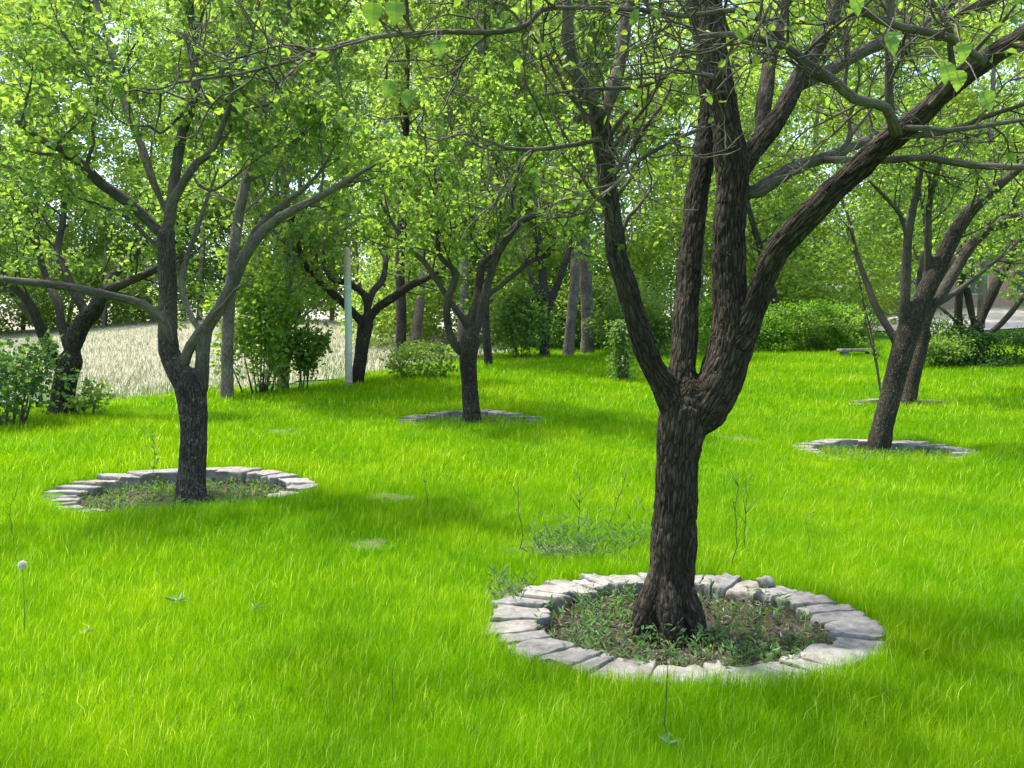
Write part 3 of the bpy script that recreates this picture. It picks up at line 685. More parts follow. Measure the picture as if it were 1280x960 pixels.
# ------------------------------------------------------------------ tall trees behind the lawn
def tall_tree(seed, base, top, width, lean, label, crown_from=0.3, height_m=11, spread=1.9, fork=False, bark='bark_pale', n=28, name='tall_tree', leafk=1.5, group='tall trees behind the lawn'):
    g = ground(*base); Y = g[1]; tr = Tree(seed)
    r0 = width / 2 / F * Y
    hgt = height_m
    k = 12; p = np.zeros((k + 1, 3)); p[0] = g; w = np.array([tr.r.normal(0, 0.05), tr.r.normal(0, 0.05)])
    for i in range(1, k + 1):
        w = w + tr.r.normal(0, 0.05, 2)
        p[i] = p[i - 1] + np.array([lean * hgt / k + w[0], w[1], hgt / k])
    r = r0 * (1 - 0.75 * np.linspace(0, 1, k + 1) ** 1.2)
    trunk = resample(p, r, 0.4)
    limbs = []
    for i in range(n):
        t = crown_from + (0.98 - crown_from) * (i + tr.r.random()) / n
        q = p[0] + (p[-1] - p[0]) * t; j = min(int(t * k), k - 1); q = p[j] + (p[j + 1] - p[j]) * (t * k - j)
        an = i * 2.4 + tr.r.normal(0, 0.3)
        prof = math.sin(math.pi * min(1, 0.2 + 0.8 * (t - crown_from) / (1 - crown_from))) ** 0.6
        Lb = spread * (0.4 + 0.75 * prof) * tr.r.uniform(0.7, 1.15)
        d = np.array([math.cos(an), math.sin(an), 0.45 + 0.5 * tr.r.random()])
        bp, brd = tr.twig(q, d, Lb, max(0.02, r0 * 0.28 * (1 - 0.6 * t)), 7, 0.14, 0.06)
        limbs.append((bp, brd))
        tr.sprout(bp, brd, sec=5, ter=4, seclen=0.8 * spread / 1.9, terlen=0.5, t0=0.2, spacing=0.075 / leafk, size=0.13, leafy=0.95, qlen=0.32, qn=2)
    wood = [sink(trunk, 0.3, 1.4)]
    if fork:
        for (du, dv, w2) in fork:
            a = p[int(k * 0.1)]; pts = [P(base[0], base[1] - 55, Y), P(base[0] + du * 0.5, base[1] - 85, Y), P(base[0] + du, base[1] + dv, Y), P(base[0] + du * 1.8, base[1] + dv * 1.6, Y)]
            fp = resample(pts, [w2 / 2 / F * Y * s for s in (1, .9, .7, .4)], 0.2); wood.append(fp)
            tr.sprout(fp[0], fp[1], sec=6, ter=4, seclen=1.2, terlen=0.6, t0=0.4, spacing=0.06, size=0.1, leafy=0.9, qlen=0.3, qn=2)
    root, m = finish_tree(tr, name, g, label, group, wood, 0.035, 0.008, bark, 'leaf_wood', limbs, simple=True, tint=(0.5, 0.28))
    counts[label[:30]] = m
    return root
tall_tree(31, (284, 500), None, 16, 0.0, 'straight bare trunked tree behind the left fork of the grey speckled tree', 0.3, 11, 1.8)
tall_tree(32, (353, 489), None, 15, -0.01, 'pale trunked tree with low foliage beside the dark shrub', 0.12, 10, 1.9, n=38)
tall_tree(33, (500, 447), None, 14, 0.0, 'darker trunk of the close pair behind the low shrub', 0.32, 12, 1.8, n=20, bark='bark_grey')
tall_tree(34, (517, 447), None, 13, 0.0, 'paler trunk of the close pair behind the low shrub', 0.34, 13, 1.9, n=20)
tall_tree(35, (577, 452), None, 12, 0.0, 'pale trunk partly hidden behind the slim dark tree', 0.36, 12, 1.9, n=20)
tall_tree(36, (611, 458), None, 11, 0.0, 'thin straight trunk standing just right of the slim dark tree', 0.3, 10, 1.6, n=20, bark='bark_grey')
tall_tree(37, (681, 448), None, 13, 0.02, 'forked tree beside the pair of pale straight trunks', 0.34, 9, 1.7, n=16, bark='bark_grey', fork=[(26, -120, 11), (-20, -108, 8)])
tall_tree(38, (710, 447), None, 14, 0.0, 'narrower of two pale straight trunks near the dark shrubs', 0.32, 12, 2.0)
tall_tree(39, (734, 444), None, 17, 0.0, 'thicker of two pale straight trunks near the dark shrubs', 0.3, 13, 2.1)
tall_tree(40, (979, 432), None, 12, 0.03, 'small crooked tree rising behind the clipped green hedge', 0.3, 7, 2.2, n=18, bark='bark_grey')

# ------------------------------------------------------------------ ground, field, paving
def sheet(name, xs, ys, zf, mat, dz=0.0, mask=None):
    X, Yy = np.meshgrid(xs, ys); sh = X.shape
    Z = zf(X.ravel(), Yy.ravel()).reshape(sh) + dz
    v = np.stack([X, Yy, Z], -1).reshape(-1, 3)
    i = np.arange(sh[0] - 1)[:, None] * sh[1]; j = np.arange(sh[1] - 1)[None, :]
    q = np.stack([i + j, i + j + 1, i + sh[1] + j + 1, i + sh[1] + j], -1).reshape(-1, 4)
    if mask is not None:
        c = v[q].mean(1); q = q[mask(c[:, 0], c[:, 1])]
        used = np.unique(q); mp = np.full(len(v), -1); mp[used] = np.arange(len(used)); v = v[used]; q = mp[q]
    mb = MB(); mb.add(v, q); return link(name, mb.mesh(name), M[mat])
xs = np.concatenate([np.linspace(-400, -62, 16), np.arange(-60, -15.5, 0.8), np.arange(-15, 15.01, 0.14), np.arange(15.6, 60, 0.8), np.linspace(62, 400, 16)])
ys = np.concatenate([np.linspace(-40, -1, 8), np.arange(0, 17, 0.14), np.linspace(17.2, 60, 90), np.linspace(64, 900, 30)])
tag(sheet('ground', xs, ys, height, 'ground'), kind='structure')
def lawn_edge(x):     # the far edge of the mown lawn on the left, where the dry field starts
    return np.interp(x, [-14, -8, -4, -2, 0, 3], [11.5, 14.5, 18.5, 21, 26, 40])
tag(sheet('field', np.linspace(-60, 2, 180), np.linspace(11, 60, 120), height, 'field', 0.03, lambda x, y: (y > lawn_edge(x) + 0.4 + 0.4 * np.sin(x * 2.1)) & (x < -0.5 + 0.03 * y)), kind='structure')
tag(sheet('pavement', np.linspace(14.5, 60, 90), np.linspace(29, 46, 50), height, 'paving', 0.03), kind='structure')

# bare soil inside each ring
for k, r in enumerate(RINGS):
    mb = MB(); nr_, na = 16, 72
    v = []
    for i in range(nr_ + 1):
        for j in range(na):
            a = j / na * 2 * math.pi; q = i / nr_ * 0.79
            c, s = math.cos(r[4]), math.sin(r[4]); ex, ey = r[2] * q * math.cos(a), r[3] * q * math.sin(a)
            v.append((r[0] + c * ex - s * ey, r[1] + s * ex + c * ey))
    v = np.array(v); z = height(v[:, 0], v[:, 1]) + 0.006
    z += np.array([0.03 * abs(mnoise.noise((x * 9, y * 9, 1.0))) + 0.02 * abs(mnoise.noise((x * 25, y * 25, 4.0))) for x, y in v])
    v = np.column_stack([v, z]); i = np.arange(nr_)[:, None] * na; j = np.arange(na)[None, :]; j2 = (j + 1) % na
    mb.add(v, np.stack([i + j, i + na + j, i + na + j2, i + j2], -1).reshape(-1, 4))
    tag(link('soil', mb.mesh('soil'), M['soil']), kind='structure')

# worn bald patches in the lawn
PATCH = [ground(700, 690).tolist() + [0.42, 0.26], ground(490, 624).tolist() + [0.3, 0.22], ground(462, 682).tolist() + [0.2, 0.16], ground(925, 550).tolist() + [0.3, 0.3],
         ground(352, 540).tolist() + [0.3, 0.3], ground(640, 745).tolist() + [0.2, 0.22]]

# ------------------------------------------------------------------ stone rings
def stone_mesh(r, a0, a1, q0, q1, z0, z1, seed, tilt):
    nu, nv, nw = 10, 8, 5
    lin = lambda n: np.sign(np.linspace(-1, 1, n)) * np.abs(np.sin(np.linspace(-1, 1, n) * math.pi / 2)) ** 0.8
    V = {}; verts = []; quads = []
    def vid(i, j, k):
        key = (i, j, k)
        if key not in V:
            x, y, z = lin(nu)[i], lin(nv)[j], lin(nw)[k]
            n = np.array([x, y, z]); e = 26.0
            n = n / ((abs(x) ** e + abs(y) ** e + abs(z) ** e) ** (1 / e) + 1e-9) * max(abs(x), abs(y), abs(z))
            a = (a0 + a1) / 2 + n[0] * (a1 - a0) / 2; q = (q0 + q1) / 2 + n[1] * (q1 - q0) / 2
            sd = mnoise.noise((n[0] * 1.3 + seed, n[1] * 1.3, n[2] * 1.2)); sd2 = mnoise.noise((n[0] * 1.3, n[1] * 1.3 + seed, n[2] + 9)); sd3 = mnoise.noise((n[0] * 2, n[1] * 2 + 5, n[2] * 1.5 + seed))
            sd4 = mnoise.noise((n[0] * 4 + seed, n[1] * 4, n[2] * 4 + 2)); q += sd * 0.05 + sd4 * 0.016; a += sd2 * 0.016 + sd4 * 0.005
            c, s = math.cos(r[4]), math.sin(r[4]); ex, ey = r[2] * q * math.cos(a), r[3] * q * math.sin(a)
            X, Y = r[0] + c * ex - s * ey, r[1] + s * ex + c * ey
            zz = (z0 + z1) / 2 + n[2] * (z1 - z0) / 2 + (sd3 * 0.012 + sd4 * 0.006) * (1 if k < nw - 1 else 0.8) + (tilt[0] * n[0] + tilt[1] * n[1]) * (0.5 + 0.5 * n[2])
            V[key] = len(verts); verts.append((X, Y, zz))
        return V[key]
    for i in range(nu - 1):
        for j in range(nv - 1):
            quads.append((vid(i, j, 0), vid(i, j + 1, 0), vid(i + 1, j + 1, 0), vid(i + 1, j, 0)))
            k = nw - 1; quads.append((vid(i, j, k), vid(i + 1, j, k), vid(i + 1, j + 1, k), vid(i, j + 1, k)))
    for i in range(nu - 1):
        for k in range(nw - 1):
            quads.append((vid(i, 0, k), vid(i + 1, 0, k), vid(i + 1, 0, k + 1), vid(i, 0, k + 1)))
            j = nv - 1; quads.append((vid(i, j, k), vid(i, j, k + 1), vid(i + 1, j, k + 1), vid(i + 1, j, k)))
    for j in range(nv - 1):
        for k in range(nw - 1):
            quads.append((vid(0, j, k), vid(0, j, k + 1), vid(0, j + 1, k + 1), vid(0, j + 1, k)))
            i = nu - 1; quads.append((vid(i, j, k), vid(i, j + 1, k), vid(i, j + 1, k + 1), vid(i, j, k + 1)))
    return np.array(verts), np.array(quads)
RL = ['rough grey stone ring round the nearest, heaviest tree', 'pale stone ring round the grey speckled tree on the left',
      'low stone ring round the slim dark tree in mid lawn', 'low pale stone ring round the leaning tree', 'sunken stone ring round the thinner tree behind the leaning one']
for k, r in enumerate(RINGS):
    rr = random.Random(50 + k)
    root = empty('stone_ring', (r[0], r[1], H(r[0], r[1])), RL[k], 'stone ring', 'stone rings round the trees')
    base = np.array(root.location)
    per = 2 * math.pi * (r[2] + r[3]) / 2
    n = int(per / [0.165, 0.28, 0.3, 0.3, 0.3][k]); edges = np.cumsum([rr.choice((0.6, 0.8, 1.0, 1.3, 1.7)) * rr.uniform(0.9, 1.1) for _ in range(n)]); edges = edges / edges[-1] * 2 * math.pi
    edges = np.concatenate([[0], edges])
    for i in range(n):
        am = (edges[i] + edges[i + 1]) / 2
        cx = r[0] + r[2] * 0.9 * math.cos(am + r[4]); cy = r[1] + r[3] * 0.9 * math.sin(am + r[4])
        zb = float(base_height(cx, cy)[0])
        top = zb + [0.045, 0.014, 0.015, 0.025, -0.015][k] + [0.02, 0.042, 0.055, 0.055, 0.05][k] * math.sin(am) + rr.uniform(-0.009, 0.009)
        v, q = stone_mesh(r, edges[i] + 0.004, edges[i + 1] - 0.004, 0.735 + rr.uniform(-0.05, 0.035), 1.0 + rr.uniform(-0.03, 0.025), zb - 0.12, top, rr.uniform(0, 90),
                          (rr.uniform(-.008, .008), rr.uniform(-.009, .009)))
        mb = MB(); mb.add(v - base, q); link('stone', mb.mesh('stone'), M['stone'], root)
# the loose stone lying on top of the near ring
g = ground(1014, 738); mb = MB()
v, q = stone_mesh((g[0], g[1] + 0.02, 1, 1, 0), 0, 1, 0, 1, 0, 1, 4.4, (0, 0))
th = np.linspace(0, 1, 1)
uu = np.array([[math.cos(a) * math.cos(b), math.sin(a) * math.cos(b), math.sin(b)] for b in np.linspace(-1.57, 1.57, 9) for a in np.arange(14) / 14 * 6.283])
d = np.array([1 + 0.35 * mnoise.noise((x * 1.5 + 3, y * 1.5, z * 1.5)) for x, y, z in uu])
R0 = RINGS[0]; g = np.array([R0[0] + R0[2] * .9 * math.cos(0.84), R0[1] + R0[3] * .9 * math.sin(0.84), 0]); zt = float(base_height(g[0], g[1])[0]) + 0.085
i = np.arange(8)[:, None] * 14; j = np.arange(14)[None, :]; j2 = (j + 1) % 14
mb.add(uu * d[:, None] * [0.06, 0.045, 0.035], np.stack([i + j, i + j2, i + 14 + j2, i + 14 + j], -1).reshape(-1, 4))
tag(link('loose_stone', mb.mesh('loose_stone'), M['stone'], None, (g[0], g[1], zt)), 'small loose stone lying on the nearest stone ring', 'stone')

# ------------------------------------------------------------------ grass
def in_lawn(x, y):
    ok = (y < lawn_edge(x) + 0.8 * np.sin(x * 1.7)) & (y < 27)
    for k, r in enumerate(RINGS):
        q = ring_param(x, y, r); ok &= (q > 1.0) | (rng.random(len(x)) < [0.0, 0.0, 0.12, 0.12, 0.6][k]) | ((q < 0.72) & (rng.random(len(x)) < [0.03, 0.05, 0.3, 0.3, 0.6][k]))
    return ok
def blades(x, y, hgt, width, tint, bend=0.5, segs=2):
    n = len(x); z = height(x, y) - 0.01
    az = rng.random(n) * 2 * math.pi; fx, fy = np.cos(az), np.sin(az)
    ba = rng.normal(0.3, 1.4, n); b = hgt * bend * np.abs(rng.normal(0.55, 0.35, n)); bx, by = np.cos(ba) * b, np.sin(ba) * b
    base = np.stack([x, y, z], -1); side = np.stack([fx, fy, np.zeros(n)], -1) * (width / 2)[:, None]
    mid = base + np.stack([bx * 0.32, by * 0.32, hgt * 0.58], -1); tip = base + np.stack([bx, by, hgt * np.clip(1 - 0.25 * (b / hgt) ** 2, 0.5, 1)], -1)
    v = np.stack([base - side, base + side, mid + side * 0.8, mid - side * 0.8, tip], 1).reshape(-1, 3)
    k = np.arange(n)[:, None] * 5
    return v, k + [0, 1, 2, 3], k + [3, 2, 4], np.repeat(tint, 5)
def grass():
    mb = MB()
    for (y0, y1, dens, w0) in [(1.7, 3.2, 34000, 0.0018), (3.2, 5.0, 19000, 0.0025), (5.0, 8.0, 13500, 0.003), (8.0, 13.0, 5000, 0.0056), (13.0, 27.0, 1050, 0.0115)]:
        xw = 0.72
        area = xw * (y1 ** 2 - y0 ** 2)
        n = int(area * dens)
        y = np.sqrt(rng.random(n) * (y1 ** 2 - y0 ** 2) + y0 ** 2); x = (rng.random(n) * 2 - 1) * xw * y
        ok = in_lawn(x, y)
        hmod = np.ones(n)
        for px, py, pz, ra, rb in PATCH:
            d = np.sqrt(((x - px) / ra) ** 2 + ((y - py) / rb) ** 2) + rng.normal(0, 0.25, n)
            ok &= (d > 1) | (rng.random(n) < 0.5); hmod *= np.clip(0.35 + 0.65 * d / 1.8, 0.35, 1)
        for r in RINGS[:4]:
            q = ring_param(x, y, r); hmod *= np.where(q < 1.25, 1.12, 1.0)
        x, y, hmod = x[ok], y[ok], hmod[ok]; n = len(x)
        cl = 0.5 + 0.5 * np.sin(x * 3.1 + 1.3 * np.sin(y * 2.3)) * np.sin(y * 2.7 + 1.1 * np.sin(x * 1.9))
        hgt = (0.075 + 0.03 * cl) * rng.uniform(0.6, 1.35, n) * hmod * np.clip(1.0 + (y - 6) * 0.02, 0.9, 1.3)
        tint = np.clip(rng.normal(0.45, 0.2, n), 0, 0.93)
        sp = rng.random(n) < 0.03; tint[sp] = rng.uniform(0.94, 1, sp.sum()); hgt[sp] *= 1.45
        v, q, t, tn = blades(x, y, hgt, w0 * rng.uniform(0.6, 1.3, n), tint, 0.62)
        mb.add(v, q, t, tint=tn)
    counts['grass'] = mb.n // 5
    tag(link('grass', mb.mesh('grass'), M['grass']), 'bright lime green uncut grass covering the lawn', 'grass', kind='stuff')
grass()
def dry_grass():
    n = 60000; mb = MB()
    y = 11 + 38 * rng.random(n) ** 1.3; x = -0.75 * y + rng.random(n) * (0.75 * y + 1)
    ok = (y > lawn_edge(x) - 0.4) & (x < 0.03 * y - 0.5); x, y = x[ok], y[ok]; n = len(x)
    near = np.clip(1 - (y - lawn_edge(x)) / 9, 0, 1)
    tint = np.clip(rng.normal(0.7, 0.25, n) - 0.75 * near * (rng.random(n) < 0.75) - 0.5 * (np.sin(x * 0.7 + y * 0.25) > 0.5) * (rng.random(n) < .6), 0, 1)
    v, q, t, tn = blades(x, y, rng.uniform(0.08, 0.28, n), rng.uniform(0.01, 0.022, n), tint, 0.9)
    mb.add(v, q, t, tint=tn)
    tag(link('dry_grass', mb.mesh('dry_grass'), M['straw']), 'pale straw-coloured tall grass on the field beyond the trees', 'dry grass', kind='stuff')
dry_grass()

# ------------------------------------------------------------------ shrubs, hedges, far woods
def shrub(name, label, cat, base, rx, ry, rz, n, size, mat, zc=None, stems=6, seed=1, lumps=9, tint=(0.5, 0.25), box=False, loose=0.62):
    r = np.random.default_rng(seed); g = np.asarray(base, float); zc = rz * 0.95 if zc is None else zc
    root = empty(name, g, label, cat)
    cs = r.normal(0, 1, (lumps, 3)); cs /= np.linalg.norm(cs, axis=1)[:, None]; cs *= r.uniform(0.35, 0.75, lumps)[:, None]
    if box: cs = r.uniform(-0.85, 0.85, (lumps, 3))
    lid = r.integers(0, lumps, n); c = cs[lid]
    o = r.normal(0, 1, (n, 3)); o /= np.linalg.norm(o, axis=1)[:, None]; o *= (r.random(n) ** 0.6)[:, None] * (loose if not box else 0.36) * r.uniform(0.5, 1.25, lumps)[lid][:, None]
    pos = (c + o) * [rx, ry, rz] + [0, 0, zc]
    k = pos[:, 2] > 0.03; pos = pos[k]; o = o[k]; n = len(pos)
    d = o / (np.linalg.norm(o, axis=1)[:, None] + 1e-9) + r.normal(0, 0.7, (n, 3))
    mb = MB(); tn = np.clip(r.normal(tint[0], tint[1], n), 0, 1)
    leaves_mesh(mb, pos, d, size * r.uniform(0.6, 1.25, n), tn, True, r=r)
    link('foliage', mb.mesh('foliage', False), M[mat], root)
    ms = MB(); s = Tree(seed)
    for i in range(stems):
        e = cs[i % lumps] * [rx, ry, rz] + [0, 0, zc]
        st = np.array([e[0] * 0.35, e[1] * 0.35, -0.05]); pts = np.array([st, st * 0.5 + e * 0.5 + r.normal(0, 0.06, 3), e])
        tube(ms, pts, [0.018, 0.012, 0.006], 5)
    link('stems', ms.mesh('stems'), M['bark_grey'], root)
    return root
shrub('bush', 'leafy dark green bush under the multi-limbed tree at the left edge', 'bush', ground(14, 536), 0.8, 0.8, 0.75, 1900, 0.08, 'leaf_shrub', seed=61, lumps=30, loose=0.36, stems=12)
shrub('bush', 'small low bush just right of the multi-limbed tree base', 'bush', ground(112, 522), 0.4, 0.4, 0.3, 420, 0.07, 'leaf_wood', seed=62, lumps=16, loose=0.4)
shrub('shrub', 'round dark shrub with big leaves beside a pale trunk', 'shrub', ground(376, 489), 0.7, 0.6, 0.8, 1300, 0.11, 'leaf_wood', seed=63, tint=(0.2, 0.25), lumps=16, loose=0.42)
shrub('shrub', 'fresh green shrub filling the gap left of the pale trunk', 'shrub', ground(325, 494), 1.5, 1.0, 1.7, 4400, 0.11, 'leaf_fresh', seed=73, tint=(0.6, 0.25), lumps=34, loose=0.36, stems=14)
shrub('shrub', 'low spreading pale green shrub in front of the close pair of trunks', 'shrub', ground(522, 474), 1.1, 0.7, 0.48, 2200, 0.075, 'leaf_wood', seed=64, lumps=22, loose=0.45)
shrub('shrub', 'tall dark shrub left of the forked tree', 'shrub', ground(652, 449), 1.0, 0.7, 1.25, 4200, 0.11, 'leaf_wood', seed=65, lumps=18, tint=(0.3, 0.3))
shrub('shrub', 'broad shadowy shrub behind the pair of pale straight trunks', 'shrub', P(725, 445, 27) * [1, 1, 0] + [0, 0, H(2.3, 27)], 2.4, 0.9, 1.4, 7000, 0.12, 'leaf_wood', seed=66, tint=(0.35, 0.3), lumps=26)
shrub('shrub', 'dark leafy shrub right of the thicker pale trunk', 'shrub', ground(800, 446), 1.6, 0.9, 1.2, 5200, 0.11, 'leaf_wood', seed=67, tint=(0.3, 0.3), lumps=22)
shrub('hedge', 'clipped bright green hedge running behind the sunlit lawn', 'hedge', ground(960, 443) + [0.4, 0.6, 0], 2.6, 0.75, 0.85, 12000, 0.09, 'leaf_hedge', zc=0.8, seed=68, lumps=60, box=True, stems=14)
shrub('hedge', 'lighter hedge with pale new shoots left of the stone bench', 'hedge', ground(1045, 443) + [0.2, 0.9, 0], 1.2, 0.6, 0.75, 5000, 0.085, 'leaf_fresh', zc=0.7, seed=69, lumps=30, box=True, stems=8)
shrub('hedge', 'dense dark hedge at the far right edge beside the low spreading tree', 'hedge', ground(1275, 462) + [0.5, 0.8, 0], 1.5, 0.7, 0.5, 7000, 0.075, 'leaf_shrub', zc=0.5, seed=70, lumps=34, box=True, stems=8, tint=(0.3, 0.2))
shrub('bush', 'loose green bush at the foot of the low spreading tree', 'bush', ground(1180, 462), 1.0, 0.6, 0.5, 2300, 0.075, 'leaf_wood', seed=71, lumps=18, loose=0.5, tint=(0.35, 0.3))
shrub('shrub', 'tangled green shrub beneath the low spreading tree', 'shrub', ground(1222, 464) + [0, 1.0, 0], 0.9, 0.6, 0.7, 2600, 0.08, 'leaf_shrub', seed=75)

# leafy sapling left of the leaning tree, ivy-covered stump
def sapling(base, pts_px, label, n_leaf, size, mat='leaf_fresh', name='sapling', seed=80, wmul=1.0, Yoff=0.0, wood='bark_grey'):
    g = ground(*base); Y = g[1]; tr = Tree(seed)
    root = empty(name, g, label, 'sapling')
    mb = MB()
    for pts in pts_px:
        p, r = resample([P(u, v, Y) - g for u, v, w in pts], [w * wmul / 2 / F * Y for u, v, w in pts], 0.08)
        tube(mb, p, r * 0.6, 6)
        tr.sprout(p, r, sec=10, ter=4, seclen=0.4, terlen=0.24, t0=0.2, spacing=0.035, size=size, leafy=0.9, qlen=0)
    for p, r, sd in tr.twigs: tube(mb, p, r, sd, caps=False)
    link('stem', mb.mesh('stem'), M[wood], root)
    mb = MB(); pos = np.vstack(tr.lp); leaves_mesh(mb, pos, np.vstack(tr.ld), np.concatenate(tr.ls), np.clip(tr.r.normal(.6, .22, len(pos)), 0, 1), r=tr.r)
    link('foliage', mb.mesh('foliage', False), M[mat], root)
sapling((1101, 492), [[(1101, 492, 5), (1094, 450, 4), (1084, 410, 4), (1078, 375, 3), (1074, 340, 2)], [(1100, 480, 4), (1092, 430, 4), (1080, 380, 3), (1066, 320, 2)]],
        'slender leafy sapling growing just left of the leaning tree', 0, 0.06)
root = empty('ivy_stump', ground(778, 478), 'short ivy covered stump on the lawn behind the heavy left limb', 'stump')
mb = MB(); tube(mb, np.array([[0, 0, -.1], [0.01, 0, .5], [-0.02, 0, 1.0], [-.03, .02, 1.25]]), [0.12, 0.09, 0.08, 0.06], 10); link('trunk', mb.mesh('trunk'), M['bark_grey'], root)
r_ = np.random.default_rng(5); a = r_.random(1300) * 6.283; zz = r_.random(1300) ** 0.8 * 1.35; rad_ = 0.07 + r_.random(1300) ** 3 * 0.3
mb = MB(); leaves_mesh(mb, np.stack([np.cos(a) * rad_, np.sin(a) * rad_, zz], -1), np.stack([np.cos(a), np.sin(a), -0.6 + 0 * a], -1), r_.uniform(.05, .09, 1300), np.clip(r_.normal(.4, .25, 1300), 0, 1), r=r_)
link('ivy', mb.mesh('ivy', False), M['leaf_wood'], root)

def woods():
    r = np.random.default_rng(91); mb = MB(); wd = MB()
    pos = []; dd = []; sz = []
    k = 0
    while k < 1900:
        Y = r.uniform(29, 52); u = r.uniform(-250, 1530); x = (u - 640) / F * Y
        lo = 0.8
        if u < 470: Y = r.uniform(43, 56); x = (u - 640) / F * Y; lo = 0.3
        gz = H(x, Y)
        if u > 1120: lo = 2.6 if Y < 42 else 3.6
        z = gz + lo + r.random() ** 0.95 * (CAMH + HZ / F * Y * 1.08 - gz - lo)
        if 470 > u > 446 and z > gz + 4 and z < gz + 7: continue
        if u > 740 and Y < 39 and r.random() < 0.5: continue
        k += 1
        R = r.uniform(0.7, 1.7); n = int(250 * R * R)
        o = r.normal(0, 1, (n, 3)); o /= np.linalg.norm(o, axis=1)[:, None]; o *= (r.random(n) ** 0.4)[:, None] * R * np.array([1.1, 1.1, 0.75])
        pos.append(o + [x, Y, z]); dd.append(o / R + r.normal(0, 0.6, (n, 3))); sz.append(r.uniform(0.13, 0.24, n))
        e = np.array([x, Y, z]); b = np.array([x + r.normal(0, 0.6), Y + r.normal(0, .6), gz - 0.2]); 
        if k % 40 == 0:
            tube(wd, np.array([b, (b + e) / 2 + r.normal(0, .15, 3), e, e + [r.normal(0, .4), 0, 1.5]]), [0.16, 0.12, 0.07, 0.02], 6)
    for k in range(260):
        u = r.uniform(-300, 1130); Y = r.uniform(46, 58) if u < 480 else r.uniform(28, 50); x = (u - 640) / F * Y
        R = r.uniform(0.8, 1.5); z = H(x, Y) + r.random() * (7 if u < 480 else 4.5); n = int(230 * R * R)
        o = r.normal(0, 1, (n, 3)); o /= np.linalg.norm(o, axis=1)[:, None]; o *= (r.random(n) ** 0.5)[:, None] * R * np.array([1.2, 1.1, 0.8])
        pos.append(o + [x, Y, z]); dd.append(o / R + r.normal(0, 0.6, (n, 3))); sz.append(r.uniform(0.13, 0.22, n))
    pos = np.vstack(pos); n = len(pos); counts['woods'] = n
    tn = np.clip(r.normal(0.75, 0.22, n) + 0.2 * np.sin(pos[:, 0] * 0.9) * np.sin(pos[:, 2] * 0.8 + pos[:, 1] * .5), 0, 1)
    leaves_mesh(mb, pos, np.vstack(dd), np.concatenate(sz), tn, True, r=r)
    o = tag(link('woods', mb.mesh('woods', False), M['leaf_wood']), 'mass of light green foliage of the woods far behind the lawn', 'woods', kind='stuff')
    link('trunks', wd.mesh('trunks'), M['bark_pale'], o)
woods()

# ------------------------------------------------------------------ pole, bench, house, shed
g = ground(436, 484)
root = empty('pole', g, 'weathered green painted pole in front of the wide-forked tree', 'pole')
mb = MB(); hp = P(432, 311, g[1])[2] - g[2]; r0 = 4.6 / F * g[1]
tube(mb, np.array([[0, 0, -0.3], [0, 0, 0.02], [-0.01, 0, hp * 0.5], [-0.04, 0, hp - .03], [-0.04, 0, hp]]), [r0, r0, r0 * 0.97, r0 * 0.95, r0 * 0.8], 16); link('post', mb.mesh('post'), M['pole'], root)
mb = MB(); tube(mb, np.array([[0, 0, -0.05], [0, 0, 0.06], [0, 0, 0.1]]), [r0 * 1.5, r0 * 1.45, r0 * 1.05], 16); link('footing', mb.mesh('footing'), M['stone'], root)

def box(mb, x0, x1, y0, y1, z0, z1, bev=0.0):
    v = np.array([[x, y, z] for z in (z0, z1) for y in (y0, y1) for x in (x0, x1)], float)
    mb.add(v, [[0, 2, 3, 1], [4, 5, 7, 6], [0, 1, 5, 4], [2, 6, 7, 3], [0, 4, 6, 2], [1, 3, 7, 5]])
def boxobj(name, mat, parent, *dims, bevel=0.01):
    mb = MB(); box(mb, *dims); o = link(name, mb.mesh(name, False), M[mat], parent)
    m = o.modifiers.new('bevel', 'BEVEL'); m.width = bevel; m.segments = 2
    return o
g = ground(1071, 446)
root = empty('stone_bench', g, 'low grey stone bench in front of the lighter hedge', 'bench')
boxobj('seat', 'stone', root, -0.5, 0.5, -0.2, 0.2, 0.14, 0.23, bevel=0.02)
for s in (-0.36, 0.36): boxobj('leg', 'stone', root, s - 0.07, s + 0.07, -0.16, 0.16, -0.1, 0.137, bevel=0.015)

gz = H(24, 45)
root = empty('house', (25, 46, gz), 'long low pink house behind the trees on the far right', 'house')
boxobj('wall', 'pink_wall', root, -10, 14, 0, 7, -0.5, 3.2)
mb = MB(); v = [[-10.4, -.5, 3.2], [14.4, -.5, 3.2], [14.4, 7.5, 3.2], [-10.4, 7.5, 3.2], [-9.5, 3.5, 5.2], [13.5, 3.5, 5.2]]
mb.add(np.array(v) + [0, 0, 0.004], [[0, 1, 5, 4], [2, 3, 4, 5], [3, 2, 1, 0]], [[1, 2, 5], [3, 0, 4]]); link('roof', mb.mesh('roof', False), M['grey_roof'], root)
for x in (-8, -5, 1.5, 4.5, 8, 11):
    w = boxobj('window', 'white_paint', root, x - 0.75, x + 0.75, -0.06, -0.003, 0.95, 2.45)
    boxobj('pane', 'dark_glass', w, x - 0.65, x + 0.65, -0.075, -0.062, 1.05, 2.35, bevel=0.002)
boxobj('door', 'white_paint', root, -2.3, -1.2, -0.06, -0.003, 0.0, 2.3)
xs_, ys_ = 18.0, 43.0
x0 = (1052 - 640) / F * 36
gz = H(x0, 36)
root = empty('shed', (x0, 36, gz), 'small shed with pale blue grey roof showing above the hedge', 'shed')
zt = CAMH + (HZ - 366) / F * 36 - gz
boxobj('wall', 'pink_wall', root, -0.6, 0.6, 0, 1.4, -0.3, zt)
